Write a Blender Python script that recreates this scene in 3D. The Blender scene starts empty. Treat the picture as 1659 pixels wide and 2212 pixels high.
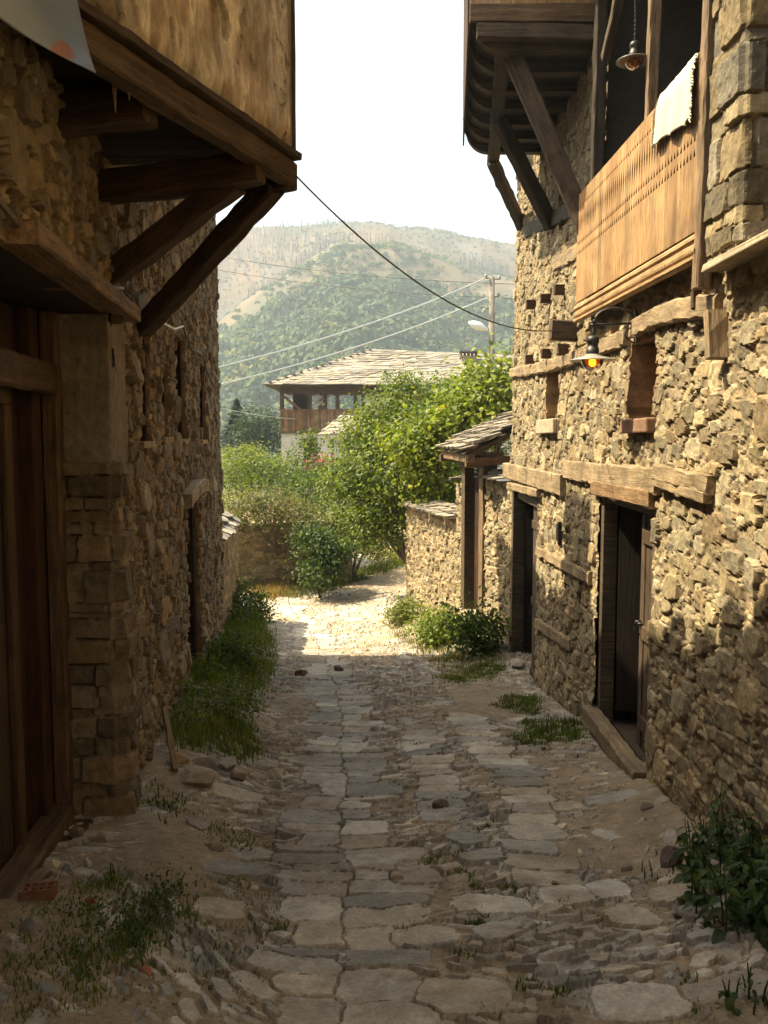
import bpy, math, random
import numpy as np
from mathutils import Vector, Matrix
R = math.radians
# ---------------------------------------------------------------- camera, sky, sun, exposure
SC = bpy.context.scene
COL = SC.collection
PITCH = 5.14
FPX, CXD, CYD = 1900.0, 829.5, 1106.0          # focal length and centre in units of a 1659 x 2212 picture
cd = bpy.data.cameras.new('camera'); cam = bpy.data.objects.new('camera', cd); COL.objects.link(cam)
cd.sensor_fit = 'VERTICAL'; cd.sensor_height = 36.0; cd.lens = 36.0*FPX/2212.0
cd.clip_start = 0.05; cd.clip_end = 6000
cam.location = (0, 0, 0); cam.rotation_euler = (R(90-PITCH), 0, 0)
SC.camera = cam
SUN = Vector((-1.0, 0.15, 1.5)).normalized()
EL = math.asin(SUN.z); AZ = math.atan2(SUN.x, SUN.y)
w = bpy.data.worlds.new('World'); SC.world = w; w.use_nodes = True
wn = w.node_tree; bg = wn.nodes['Background']
sky = wn.nodes.new('ShaderNodeTexSky'); sky.sky_type = 'NISHITA'; sky.sun_disc = False
sky.sun_elevation = EL; sky.sun_rotation = AZ % (2*math.pi); sky.air_density = 1.0; sky.dust_density = 4.0; sky.ozone_density = 0.6
tn = wn.nodes.new('ShaderNodeMix'); tn.data_type = 'RGBA'; tn.blend_type = 'MULTIPLY'; tn.inputs[0].default_value = 1.0; tn.inputs[7].default_value = (1.05, 1.02, 0.85, 1)
wn.links.new(sky.outputs[0], tn.inputs[6]); wn.links.new(tn.outputs[2], bg.inputs['Color']); bg.inputs['Strength'].default_value = 0.13
sl = bpy.data.lights.new('sun', 'SUN'); sl.energy = 5.0; sl.angle = R(0.55); sl.color = (1.0, 0.89, 0.62)
so = bpy.data.objects.new('sun', sl); COL.objects.link(so)
so.rotation_euler = SUN.to_track_quat('Z', 'Y').to_euler()
SC.view_settings.view_transform = 'Standard'; SC.view_settings.look = 'None'
SC.view_settings.exposure = 1.68; SC.view_settings.gamma = 1.0
SC.cycles.use_denoising = True
HAZE = 0.0011
SC.cycles.max_bounces = 6; SC.cycles.diffuse_bounces = 4; SC.cycles.volume_bounces = 0; SC.cycles.transparent_max_bounces = 6

# ---------------------------------------------------------------- measuring helpers
ct, st = math.cos(R(PITCH)), math.sin(R(PITCH))
def ray(px, py):
    u = (px-CXD)/FPX; v = (CYD-py)/FPX
    return (u, ct+v*st, -st+v*ct)
def P(px, py, Y):
    d = ray(px, py); s = Y/d[1]; return (d[0]*s, Y, d[2]*s)
def onX(px, py, X=1.83):
    d = ray(px, py); s = X/d[0]; return (X, d[1]*s, d[2]*s)
def XF(Y): return -1.55-0.115*(Y-5.0)            # the long facade on the left
def onL(px, py, off=0.0):
    d = ray(px, py); s = (-0.975+off)/(d[0]+0.115*d[1]); return (d[0]*s, d[1]*s, d[2]*s)
ZR = [(-40, 0), (-10, -0.5), (0, -1.75), (13, -3.375), (18, -3.70), (22, -3.68), (30, -3.2), (45, -3.0), (70, -4.0)]
def _sm(t): t = np.clip(t, 0, 1); return t*t*(3-2*t)
def vhash(ix, iy, seed):
    h = (ix.astype(np.int64)*374761393 + iy.astype(np.int64)*668265263 + seed*1442695041) & 0xffffffff
    h = ((h ^ (h >> 13))*1274126177) & 0xffffffff
    return ((h ^ (h >> 16)) & 0xffff)/65535.0
def noise(x, y, sc, seed=0, octv=3):
    x = np.asarray(x, float)*sc; y = np.asarray(y, float)*sc; a = 1.0; t = 0; r = 0
    for o in range(octv):
        ix = np.floor(x); iy = np.floor(y); fx = x-ix; fy = y-iy
        fx = fx*fx*(3-2*fx); fy = fy*fy*(3-2*fy)
        n = (vhash(ix, iy, seed)*(1-fx)+vhash(ix+1, iy, seed)*fx)*(1-fy)+(vhash(ix, iy+1, seed)*(1-fx)+vhash(ix+1, iy+1, seed)*fx)*fy
        r = r+a*(n-0.5)*2; t += a; a *= 0.5; x = x*2.03+11.3; y = y*2.03+5.7; seed += 17
    return r/t
def zg(X, Y):
    X = np.asarray(X, float); Y = np.asarray(Y, float)
    z = np.interp(Y, [a for a, b in ZR], [b for a, b in ZR])
    z = z+noise(X, Y, 0.9, 5, 2)*0.035
    xc = -0.07*Y+0.1
    z = z-0.05*np.exp(-((X-xc)/0.8)**2)
    dl = X-XF(Y)
    z = z+0.26*_sm(1-dl/0.95)*_sm((Y-4.6)/1.5)*_sm((17-Y)/3)
    z = z+0.14*_sm(1-dl/1.1)*_sm((5.6-Y)/1.0)
    xr = np.interp(Y, [9, 12.8, 17.6, 19], [1.83, 1.83, 0.5, 0.4])
    z = z+0.26*_sm(1-(xr-X)/0.95)*_sm((Y-10.5)/2.5)*_sm((20-Y)/2)
    z = z+0.07*_sm(1-(1.83-X)/0.6)*_sm((10.5-Y)/2)
    return z
def zg1(X, Y): return float(zg(np.array([X]), np.array([Y]))[0])
def onG(px, py):
    d = ray(px, py)
    lo, hi = 1.5, 60.0
    for k in range(400):
        Y = 1.5+k*0.08
        if d[2]/d[1]*Y < zg1(d[0]/d[1]*Y, Y): break
    lo, hi = Y-0.08, Y
    for _ in range(12):
        m = (lo+hi)/2
        if d[2]/d[1]*m < zg1(d[0]/d[1]*m, m): hi = m
        else: lo = m
    X = d[0]/d[1]*hi; return (X, hi, zg1(X, hi))

# ---------------------------------------------------------------- object helpers
def tag(o, label=None, cat=None, group=None, kind=None):
    if label: o['label'] = label
    if cat: o['category'] = cat
    if group: o['group'] = group
    if kind: o['kind'] = kind
    return o
def thing(name, label, cat, loc=(0, 0, 0), group=None):
    o = bpy.data.objects.new(name, None); COL.objects.link(o); o.location = loc; o.empty_display_size = 0.2
    return tag(o, label, cat, group)
def setparent(o, p):
    if p is not None:
        o.parent = p
        q = p; t = Vector((0, 0, 0))
        while q is not None: t = t+Vector(q.location) if q.type == 'EMPTY' else t; q = q.parent
        if p.type == 'EMPTY': o.matrix_parent_inverse = Matrix.Translation(-Vector(p.location))
        else: o.matrix_parent_inverse = (MW[p.name]).inverted()
MW = {}
def mesh_np(name, co, quads=None, tris=None, col=None, smooth=False):
    me = bpy.data.meshes.new(name); co = np.asarray(co, np.float32).reshape(-1, 3)
    nq = 0 if quads is None else len(quads); nt = 0 if tris is None else len(tris)
    me.vertices.add(len(co)); me.vertices.foreach_set('co', co.ravel())
    li = []
    if nq: li.append(np.asarray(quads, np.int32).ravel())
    if nt: li.append(np.asarray(tris, np.int32).ravel())
    li = np.concatenate(li); me.loops.add(len(li)); me.loops.foreach_set('vertex_index', li)
    me.polygons.add(nq+nt)
    ls = np.concatenate([np.arange(nq)*4, nq*4+np.arange(nt)*3]).astype(np.int32)
    me.polygons.foreach_set('loop_start', ls)
    me.polygons.foreach_set('loop_total', np.concatenate([np.full(nq, 4), np.full(nt, 3)]).astype(np.int32))
    me.polygons.foreach_set('use_smooth', np.full(nq+nt, bool(smooth)))
    me.update(calc_edges=True)
    ca = me.color_attributes.new('Col', 'FLOAT_COLOR', 'POINT')
    c = np.ones((len(co), 4), np.float32)
    if col is not None: c[:, :3] = np.asarray(col, np.float32).reshape(-1, 3)
    ca.data.foreach_set('color', c.ravel())
    me.validate()
    return me
def link(name, me, mat, parent=None, mw=None):
    o = bpy.data.objects.new(name, me); COL.objects.link(o)
    me.materials.append(mat)
    MW[o.name] = mw.copy() if mw is not None else Matrix.Identity(4)
    setparent(o, parent)
    if mw is not None: o.matrix_basis = mw
    return o
class MB:
    def __init__(s): s.v = []; s.f = []; s.c = []; s.pc = []; s.rng = random.Random(7)
    def add(s, vs, fs, c=(1, 1, 1)):
        n = len(s.v); s.pc.append((n, len(s.f))); s.v += [tuple(v) for v in vs]; s.f += [tuple(i+n for i in f) for f in fs]; s.c += [c]*len(vs)
    def box(s, a, b, c=(1, 1, 1), j=0.0):
        x0, y0, z0 = a; x1, y1, z1 = b
        vs = [(x, y, z) for x in (x0, x1) for y in (y0, y1) for z in (z0, z1)]
        if j: vs = [tuple(q+s.rng.uniform(-j, j) for q in v) for v in vs]
        s.add(vs, [(0, 1, 3, 2), (4, 6, 7, 5), (0, 4, 5, 1), (2, 3, 7, 6), (0, 2, 6, 4), (1, 5, 7, 3)], c)
    def obox(s, p, ax, ay, az, c=(1, 1, 1), j=0.0):   # p = centre, a* = half vectors
        p, ax, ay, az = map(Vector, (p, ax, ay, az)); vs = []
        for i in (-1, 1):
            for k in (-1, 1):
                for l in (-1, 1):
                    q = p+ax*i+ay*k+az*l
                    if j: q = q+Vector([s.rng.uniform(-j, j) for _ in range(3)])
                    vs.append(tuple(q))
        s.add(vs, [(0, 1, 3, 2), (4, 6, 7, 5), (0, 4, 5, 1), (2, 3, 7, 6), (0, 2, 6, 4), (1, 5, 7, 3)], c)
    def prism(s, poly, ext, c=(1, 1, 1)):             # poly: 3-D outline, ext: extrusion vector
        n = len(poly); vs = [Vector(p) for p in poly]; vs += [v+Vector(ext) for v in vs]
        s.add(vs, [tuple(range(n))[::-1], tuple(range(n, 2*n))]+[(i, (i+1) % n, n+(i+1) % n, n+i) for i in range(n)], c)
    def tube(s, pts, r, n=8, c=(1, 1, 1), cap=True):
        pts = [Vector(p) for p in pts]; k = len(pts); rr = r if hasattr(r, '__len__') else [r]*k; vs = []
        for i, p in enumerate(pts):
            d = (pts[min(i+1, k-1)]-pts[max(i-1, 0)]).normalized()
            a = d.cross(Vector((0, 0, 1)) if abs(d.z) < 0.95 else Vector((1, 0, 0))).normalized(); b = d.cross(a)
            vs += [p+(a*math.cos(2*math.pi*t/n)+b*math.sin(2*math.pi*t/n))*rr[i] for t in range(n)]
        fs = [(i*n+t, i*n+(t+1) % n, (i+1)*n+(t+1) % n, (i+1)*n+t) for i in range(k-1) for t in range(n)]
        if cap: fs += [tuple(range(n))[::-1], tuple(range((k-1)*n, k*n))]
        s.add(vs, fs, c)
    def lathe(s, prof, o, n=24, c=(1, 1, 1)):
        vs = [(o[0]+r*math.cos(2*math.pi*t/n), o[1]+r*math.sin(2*math.pi*t/n), o[2]+z) for r, z in prof for t in range(n)]
        s.add(vs, [(i*n+t, i*n+(t+1) % n, (i+1)*n+(t+1) % n, (i+1)*n+t) for i in range(len(prof)-1) for t in range(n)], c)
    def each(s, name, mat, parent=None, smooth=False, bevel=0.0):
        out = []
        for i, (a, fa) in enumerate(s.pc):
            b, fb = s.pc[i+1] if i+1 < len(s.pc) else (len(s.v), len(s.f)); q = MB(); q.v = s.v[a:b]; q.c = s.c[a:b]; q.f = [tuple(k-a for k in f) for f in s.f[fa:fb]]; out.append(q.build(name, mat, parent, smooth, bevel))
        return out
    def build(s, name, mat, parent=None, smooth=False, bevel=0.0):
        me = bpy.data.meshes.new(name); me.from_pydata(s.v, [], s.f); me.update()
        ca = me.color_attributes.new('Col', 'FLOAT_COLOR', 'POINT')
        ca.data.foreach_set('color', np.array([(c[0], c[1], c[2], 1) for c in s.c], np.float32).ravel())
        if smooth: me.polygons.foreach_set('use_smooth', [True]*len(me.polygons))
        o = link(name, me, mat, parent)
        if bevel:
            b = o.modifiers.new('bevel', 'BEVEL'); b.width = bevel; b.segments = 2; b.limit_method = 'ANGLE'
        return o

# ---------------------------------------------------------------- materials
def newmat(name):
    m = bpy.data.materials.new(name); m.use_nodes = True; nt = m.node_tree
    return m, nt, nt.nodes['Principled BSDF']
def nd(nt, t, **k):
    n = nt.nodes.new(t)
    for a, b in k.items():
        if a.startswith('i_'): n.inputs[a[2:].replace('_', ' ')].default_value = b
        else: setattr(n, a, b)
    return n
def lk(nt, a, b): nt.links.new(a, b)
def ramp(nt, fac, stops):
    r = nd(nt, 'ShaderNodeValToRGB'); e = r.color_ramp.elements
    while len(e) < len(stops): e.new(0.5)
    for q, (p, c) in zip(e, stops): q.position = p; q.color = (c[0], c[1], c[2], 1) if hasattr(c, '__len__') else (c, c, c, 1)
    lk(nt, fac, r.inputs[0]); return r.outputs[0]
def mul(nt, a, b, fac=1.0, mode='MULTIPLY'):
    m = nd(nt, 'ShaderNodeMix', data_type='RGBA', blend_type=mode); m.inputs[0].default_value = fac
    lk(nt, a, m.inputs[6]); lk(nt, b, m.inputs[7]); return m.outputs[2]
def bump(nt, bs, hs):
    prev = None
    for sock, stren, dist in hs:
        b = nd(nt, 'ShaderNodeBump'); b.inputs['Strength'].default_value = stren; b.inputs['Distance'].default_value = dist
        lk(nt, sock, b.inputs['Height'])
        if prev is not None: lk(nt, prev, b.inputs['Normal'])
        prev = b.outputs[0]
    lk(nt, prev, bs.inputs['Normal'])
def noi(nt, vec, scale, detail=5, rough=0.6):
    n = nd(nt, 'ShaderNodeTexNoise'); n.inputs['Scale'].default_value = scale; n.inputs['Detail'].default_value = detail
    n.inputs['Roughness'].default_value = rough; lk(nt, vec, n.inputs['Vector']); return n.outputs[0]
def M_stone(name, lo=0.55, hi=1.35, b1=0.5, d1=0.02, rough=0.92, sc=14, tint=None, stretch=(1, 1, 1)):
    m, nt, bs = newmat(name); tc = nd(nt, 'ShaderNodeTexCoord'); at = nd(nt, 'ShaderNodeAttribute', attribute_name='Col')
    mp = nd(nt, 'ShaderNodeMapping'); mp.inputs['Scale'].default_value = stretch; lk(nt, tc.outputs['Object'], mp.inputs[0]); v = mp.outputs[0]
    n1 = noi(nt, v, sc, 8, 0.65); n2 = noi(nt, v, sc*0.22, 4); n3 = noi(nt, v, sc*6, 4, 0.7)
    c = mul(nt, at.outputs['Color'], ramp(nt, n1, [(0.28, lo), (0.72, hi)]))
    c = mul(nt, c, ramp(nt, n2, [(0.3, (0.78, 0.76, 0.74)), (0.7, (1.15, 1.1, 1.05))]))
    c = mul(nt, c, ramp(nt, n3, [(0.3, 0.75), (0.7, 1.2)]))
    lk(nt, c, bs.inputs['Base Color']); bs.inputs['Roughness'].default_value = rough; bs.inputs['Specular IOR Level'].default_value = 0.25
    bump(nt, bs, [(n1, b1, d1), (n3, b1*0.8, d1*0.3)])
    return m
def M_wood(name, dark, light, axis=0, sc=1.0, rough=0.75, bs_=0.65, spec=0.3):
    m, nt, bs = newmat(name); tc = nd(nt, 'ShaderNodeTexCoord'); at = nd(nt, 'ShaderNodeAttribute', attribute_name='Col')
    mp = nd(nt, 'ShaderNodeMapping'); s = [22*sc]*3; s[axis] = 1.3*sc; mp.inputs['Scale'].default_value = s
    lk(nt, tc.outputs['Object'], mp.inputs[0]); g = noi(nt, mp.outputs[0], 1.6, 7, 0.65)
    g2 = noi(nt, mp.outputs[0], 7.0, 4, 0.7); g3 = noi(nt, tc.outputs['Object'], 3.0, 3)
    c = ramp(nt, g, [(0.3, dark), (0.7, light)])
    c = mul(nt, c, ramp(nt, g2, [(0.30, 0.22), (0.42, .8), (0.5, 1.0), (0.75, 1.25)]))
    c = mul(nt, c, ramp(nt, g3, [(0.3, 0.65), (0.7, 1.25)])); c = mul(nt, c, at.outputs['Color'])
    lk(nt, c, bs.inputs['Base Color']); bs.inputs['Roughness'].default_value = rough; bs.inputs['Specular IOR Level'].default_value = spec
    bump(nt, bs, [(g, bs_, 0.01), (g2, bs_, 0.004)])
    return m
def M_plain(name, c, rough=0.6, metal=0.0, vary=0.25, emit=None, est=0, alpha=None, trans=0.0, sc=20):
    m, nt, bs = newmat(name); tc = nd(nt, 'ShaderNodeTexCoord'); n = noi(nt, tc.outputs['Object'], sc, 5)
    rgb = nd(nt, 'ShaderNodeRGB'); rgb.outputs[0].default_value = (*c, 1)
    at = nd(nt, 'ShaderNodeAttribute', attribute_name='Col')
    lk(nt, mul(nt, mul(nt, rgb.outputs[0], at.outputs['Color']), ramp(nt, n, [(0.3, 1-vary), (0.7, 1+vary)])), bs.inputs['Base Color'])
    bs.inputs['Roughness'].default_value = rough; bs.inputs['Metallic'].default_value = metal
    bump(nt, bs, [(n, 0.15, 0.004)])
    if emit: bs.inputs['Emission Color'].default_value = (*emit, 1); bs.inputs['Emission Strength'].default_value = est
    if trans: bs.inputs['Transmission Weight'].default_value = trans
    return m
def M_leaf(name, trl=0.45, rough=0.55):
    m, nt, bs = newmat(name); at = nd(nt, 'ShaderNodeAttribute', attribute_name='Col')
    lk(nt, at.outputs['Color'], bs.inputs['Base Color']); bs.inputs['Roughness'].default_value = rough; bs.inputs['Specular IOR Level'].default_value = 0.35
    tr = nd(nt, 'ShaderNodeBsdfTranslucent'); mix = nd(nt, 'ShaderNodeMixShader'); mix.inputs[0].default_value = trl
    y = nd(nt, 'ShaderNodeRGB'); y.outputs[0].default_value = (1.25, 1.3, 0.5, 1)
    lk(nt, mul(nt, at.outputs['Color'], y.outputs[0]), tr.inputs['Color'])
    out = nt.nodes['Material Output']; lk(nt, bs.outputs[0], mix.inputs[1]); lk(nt, tr.outputs[0], mix.inputs[2]); lk(nt, mix.outputs[0], out.inputs['Surface'])
    return m
m_wall = M_stone('rubble stone', b1=0.55, d1=0.02)
m_street = M_stone('street stone', lo=0.65, hi=1.25, b1=0.45, d1=0.012, sc=10, rough=0.85)
m_slate = M_stone('slate', lo=0.6, hi=1.3, b1=0.4, d1=0.01, sc=8, rough=0.8)
m_rock = M_stone('loose rock', lo=0.7, hi=1.25, b1=0.5, d1=0.01, sc=18)
m_plaster = M_stone('mud plaster', lo=0.6, hi=1.28, b1=0.8, d1=0.03, sc=6, stretch=(1, 1, .55))
m_white = M_stone('whitewash', lo=0.9, hi=1.06, b1=0.2, d1=0.01, sc=5)
m_beamd = M_wood('dark old timber', (0.016, 0.010, 0.005), (0.065, 0.042, 0.022), 0)
m_beamw = M_wood('weathered timber', (0.16, 0.105, 0.055), (0.40, 0.29, 0.17), 0)
m_beamb = M_wood('brown timber', (0.040, 0.027, 0.016), (0.145, 0.100, 0.060), 0)
m_plankw = M_wood('golden boards', (0.25, 0.13, 0.052), (0.46, 0.265, 0.112), 2, bs_=0.2)
m_plankd = M_wood('dark boards', (0.030, 0.014, 0.007), (0.085, 0.040, 0.018), 2)
m_plankr = M_wood('red brown boards', (0.045, 0.028, 0.017), (0.12, 0.077, 0.047), 2)
m_plankk = M_wood('doorway shade boards', (0.010, 0.006, 0.004), (0.028, 0.017, 0.010), 2)  # near-black colour stands in for the darkness inside the doorways
m_postw = M_wood('weathered post', (0.10, 0.06, 0.03), (0.27, 0.18, 0.10), 2)
m_plankx = M_wood('dark floor boards', (0.014, 0.008, 0.004), (0.05, 0.03, 0.014), 1)
m_leaf = M_leaf('leaves'); m_grass = M_leaf('grass blades', 0.5, 0.7)
m_bark = M_wood('bark', (0.05, 0.035, 0.022), (0.16, 0.12, 0.08), 2)
m_iron = M_plain('dark iron', (0.05, 0.045, 0.04), 0.5, 0.6)
m_zinc = M_plain('grey sheet', (0.22, 0.24, 0.26), 0.42, 0.35, 0.12, sc=4)
m_enamel = M_plain('enamel', (0.33, 0.31, 0.27), 0.4, 0.3, 0.1)
m_cable = M_plain('cable', (0.03, 0.025, 0.02), 0.6)
m_pale = M_plain('pale pipe', (0.55, 0.53, 0.48), 0.4)
m_cloth = M_plain('woven cloth', (0.50, 0.445, 0.35), 0.95, 0, 0.08, sc=60)
m_conc = M_stone('concrete', lo=0.8, hi=1.15, sc=9, b1=0.2)

# ---------------------------------------------------------------- rubble masonry and paving
def pack(u0, u1, v0, v1, classes, seed, asp_rot=0.15):
    rg = np.random.default_rng(seed); res = 0.02
    nu = int((u1-u0)/res)+2; nv = int((v1-v0)/res)+2; occ = np.zeros((nu, nv), bool); out = []
    for (n, s0, s1, a0, a1, rot, p) in classes:
        for _ in range(n):
            u = rg.uniform(u0, u1); v = rg.uniform(v0, v1)
            iu = int((u-u0)/res); iv = int((v-v0)/res)
            if occ[iu, iv]: continue
            s = rg.uniform(s0, s1); k = math.sqrt(rg.uniform(a0, a1)); a = s*k; b = s/k
            th = rot(u, v, rg) if callable(rot) else rg.normal(0, rot)
            wi = int(max(a, b)/res)+1
            i0, i1 = max(0, iu-wi), min(nu, iu+wi+1); j0, j1 = max(0, iv-wi), min(nv, iv+wi+1)
            gu = (np.arange(i0, i1)*res+u0-u)[:, None]; gv = (np.arange(j0, j1)*res+v0-v)[None, :]
            c, s_ = math.cos(th), math.sin(th)
            m = (np.abs((gu*c+gv*s_)/a)**3+np.abs((-gu*s_+gv*c)/b)**3) < 0.95
            if occ[i0:i1, j0:j1][m].mean() > 0.10: continue
            occ[i0:i1, j0:j1] |= m
            out.append((u, v, a, b, th, p))
    return out
def raster(U, V, seeds, WU=None, WV=None):
    n, m = len(U), len(V); F1 = np.full((n, m), 9.0, np.float32); F2 = F1.copy(); ID = np.full((n, m), -1, np.int32)
    LU = np.zeros((n, m), np.float32); LV = LU.copy()
    for k, (u, v, a, b, th, p) in enumerate(seeds):
        r = max(a, b)*1.75
        i0, i1 = np.searchsorted(U, [u-r, u+r]); j0, j1 = np.searchsorted(V, [v-r, v+r])
        if i1 <= i0 or j1 <= j0: continue
        du = (U[i0:i1]-u)[:, None]; dv = (V[j0:j1]-v)[None, :]; c, s = math.cos(th), math.sin(th)
        if WU is not None: du = du+WU[i0:i1, j0:j1]; dv = dv+WV[i0:i1, j0:j1]
        x = (du*c+dv*s)/a; y = (-du*s+dv*c)/b
        d = (np.abs(x)**p+np.abs(y)**p)**(1.0/p)
        f1 = F1[i0:i1, j0:j1]; f2 = F2[i0:i1, j0:j1]; mk = d < f1
        F2[i0:i1, j0:j1] = np.where(mk, f1, np.minimum(f2, d)); F1[i0:i1, j0:j1] = np.where(mk, d, f1)
        ID[i0:i1, j0:j1][mk] = k; LU[i0:i1, j0:j1][mk] = x[mk]; LV[i0:i1, j0:j1][mk] = y[mk]
    return F1, F2, ID, LU, LV
def gridquads(n, m, mask=None):
    i = np.arange(n-1)[:, None]*m+np.arange(m-1)[None, :]
    q = np.stack([i, i+m, i+m+1, i+1], -1)
    return q[mask] if mask is not None else q.reshape(-1, 4)
def compact(co, col, quads):
    used = np.unique(quads); mp = np.full(len(co), -1, np.int32); mp[used] = np.arange(len(used))
    return co[used], col[used], mp[quads]
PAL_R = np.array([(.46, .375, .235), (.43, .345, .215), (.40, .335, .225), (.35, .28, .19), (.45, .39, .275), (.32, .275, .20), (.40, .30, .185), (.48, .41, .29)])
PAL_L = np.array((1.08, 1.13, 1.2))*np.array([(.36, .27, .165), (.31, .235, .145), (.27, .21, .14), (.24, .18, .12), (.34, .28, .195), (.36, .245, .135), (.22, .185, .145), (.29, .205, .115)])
PAL_G = 1.16*np.array([(.33, .31, .275), (.28, .265, .235), (.38, .355, .31), (.23, .22, .20), (.35, .31, .25)])
def masonry(name, parent, U, V, pos, seeds, pal, mortar, depth=0.035, holes=(), recess=(), seed=1, mat=None, warp=0.02, keep=None):
    rg = np.random.default_rng(seed)
    UU, VV = np.meshgrid(U, V, indexing='ij')
    F1, F2, ID, LU, LV = raster(U, V, seeds, .012*noise(UU, VV, 6, seed+31, 2)+.0025*noise(UU, VV, 30, seed+32, 2), .010*noise(UU, VV, 6, seed+33, 2)+.0025*noise(UU, VV, 30, seed+34, 2))
    wob = noise(UU, VV, 16, seed+3, 3)*0.10
    e = np.minimum((F2-F1)*2.6+wob*1.2-0.04, (1.22-F1)*2.2+wob)
    e = np.clip(e/0.24, 0, 1)
    n = len(seeds)+1
    pr = rg.uniform(0.35, 1.25, n); szf = np.append(np.clip(np.array([min(q[2], q[3]) for q in seeds])/.05, .42, 1.25), 1.0); pr = pr*szf; tu = rg.normal(0, 0.2, n)*szf; tv = rg.normal(0, 0.2, n)*szf
    big = noise(UU, VV, 0.8, seed+9, 3)
    H = depth*e*(pr[ID]+tu[ID]*LU+tv[ID]*LV)+0.006*noise(UU, VV, 30, seed+5, 3)+warp*big
    H += 0.004*e*noise(UU, VV, 11, seed+6, 2)-0.4*depth*(1-e)*np.clip(noise(UU, VV, 3, seed+8, 2)+0.3, 0, 1)
    cc = np.array((.73, .71, .65))*pal[rg.integers(0, len(pal), n)]*rg.uniform(0.62, 1.22, (n, 1))
    mo = np.array(mortar)[None, None, :]*(1+0.15*noise(UU, VV, 6, seed+7, 3))[..., None]
    C = cc[ID]*e[..., None]+mo*(1-e[..., None])
    for (a, b, c_, d_, dp) in recess:
        m = (UU > a) & (UU < b) & (VV > c_) & (VV < d_)
        m2 = (UU > a-0.03) & (UU < b+0.03) & (VV > c_-0.03) & (VV < d_+0.03)
        H[m] = -dp+H[m]*0.4
        lay = vhash(np.floor(VV*9+0.3*np.sin(VV*40)), np.zeros_like(VV), seed)
        C[m2] = (np.array((.24, .155, .085)))[None, :]*(0.6+0.6*lay[m2])[:, None]  # recess stones painted dark brown to stand in for deep shade
    co = pos(UU, VV, H).reshape(-1, 3); col = C.reshape(-1, 3)
    cu = (UU[:-1, :-1]+UU[1:, 1:])/2; cv = (VV[:-1, :-1]+VV[1:, 1:])/2
    ok = np.ones(cu.shape, bool)
    for (a, b, c_, d_) in holes: ok &= ~((cu > a) & (cu < b) & (cv > c_) & (cv < d_))
    if keep is not None: ok &= keep(cu, cv)
    q = gridquads(len(U), len(V), ok)
    co, col, q = compact(co, col, q)
    return link(name, mesh_np(name, co, q, None, col, False), mat or m_wall, parent)

def beam(name, p0, p1, w, h, mat, parent, rough=0.006, up=(0, 0, 1), seed=0, bend=0.0, col=(1, 1, 1), bev=0.11, taper=1.0):
    p0, p1 = Vector(p0), Vector(p1); L = (p1-p0).length; x = (p1-p0).normalized(); rough = rough*0.35; y = Vector(up).cross(x)
    if y.length < 0.05: y = Vector((0, 1, 0)).cross(x)
    y.normalize(); z = x.cross(y); rg = np.random.default_rng(seed+int(abs(p0.x*991+p0.z*613+L*77)) % 9973)
    n = max(3, int(L/0.09)+1); b = min(w, h)*bev
    sec = [(w/2-b, -h/2), (w/2, -h/2+b), (w/2, h/2-b), (w/2-b, h/2), (-w/2+b, h/2), (-w/2, h/2-b), (-w/2, -h/2+b), (-w/2+b, -h/2)]
    vs = []; k = len(sec)
    for i in range(n):
        t = i/(n-1); s = 1+(taper-1)*t; wob = rg.normal(0, rough*0.6, 2)
        for (a, c_) in sec:
            j = rg.normal(0, rough, 2)
            vs.append((t*L+(rg.normal(0, rough) if i in (0, n-1) else 0), a*s+j[0]+wob[0], c_*s+j[1]+wob[1]+bend*math.sin(math.pi*t)))
    fs = [(i*k+t, (i+1)*k+t, (i+1)*k+(t+1) % k, i*k+(t+1) % k) for i in range(n-1) for t in range(k)]
    fs += [tuple(range(k)), tuple(range((n-1)*k, n*k))[::-1]]
    me = bpy.data.meshes.new(name); me.from_pydata(vs, [], fs); me.update()
    ca = me.color_attributes.new('Col', 'FLOAT_COLOR', 'POINT'); ca.data.foreach_set('color', np.array([(*col, 1)]*len(vs), np.float32).ravel())
    mw = Matrix(((x.x, y.x, z.x, p0.x), (x.y, y.y, z.y, p0.y), (x.z, y.z, z.z, p0.z), (0, 0, 0, 1)))
    return link(name, me, mat, parent, mw)
def slates(mb, o, du, dv, n_u, n_v, seed, th=0.03, size=1.15, pal=None, lift=0.02, nrm=None):
    """overlapping flat stones: o = eave corner, du = along eave (total), dv = up the slope (total)"""
    rg = np.random.default_rng(seed); o, du, dv = map(Vector, (o, du, dv)); N = du.cross(dv).normalized()
    if N.z < 0: N = -N
    for r in range(n_v):
        off = rg.uniform(0, 1)
        for c in range(-1, n_u+1):
            t = (c+off+0.5+rg.uniform(-0.2, 0.2))/n_u
            if t < 0.0 or t > 1.0: continue
            s = size*rg.uniform(0.75, 1.25); hu = du/n_u*0.5*s; hv = dv/n_v*0.5*1.5*rg.uniform(0.85, 1.2)
            cen = o+du*t+dv*((r+0.5)/n_v)+N*(lift+rg.uniform(0, 0.02))
            a = rg.normal(0, 0.10); hu2 = hu+hv*a*0.5; hv2 = hv-hu*a*0.5
            hv2 = hv2-N*(th*0.6+hv.length*0.06)
            g = rg.uniform(0.7, 1.2); pc = pal[rg.integers(0, len(pal))]*g
            pts = []
            m = 7
            for q in range(m):
                an = 2*math.pi*(q+rg.uniform(-0.2, 0.2))/m+0.3
                rr = 1.0/max(abs(math.cos(an)), abs(math.sin(an)))**0.75
                pts.append(cen+hu2*math.cos(an)*rr*rg.uniform(.85, 1.05)+hv2*math.sin(an)*rr*rg.uniform(.85, 1.05))
            mb.prism(pts, N*th*rg.uniform(0.6, 1.5), tuple(pc))
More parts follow.
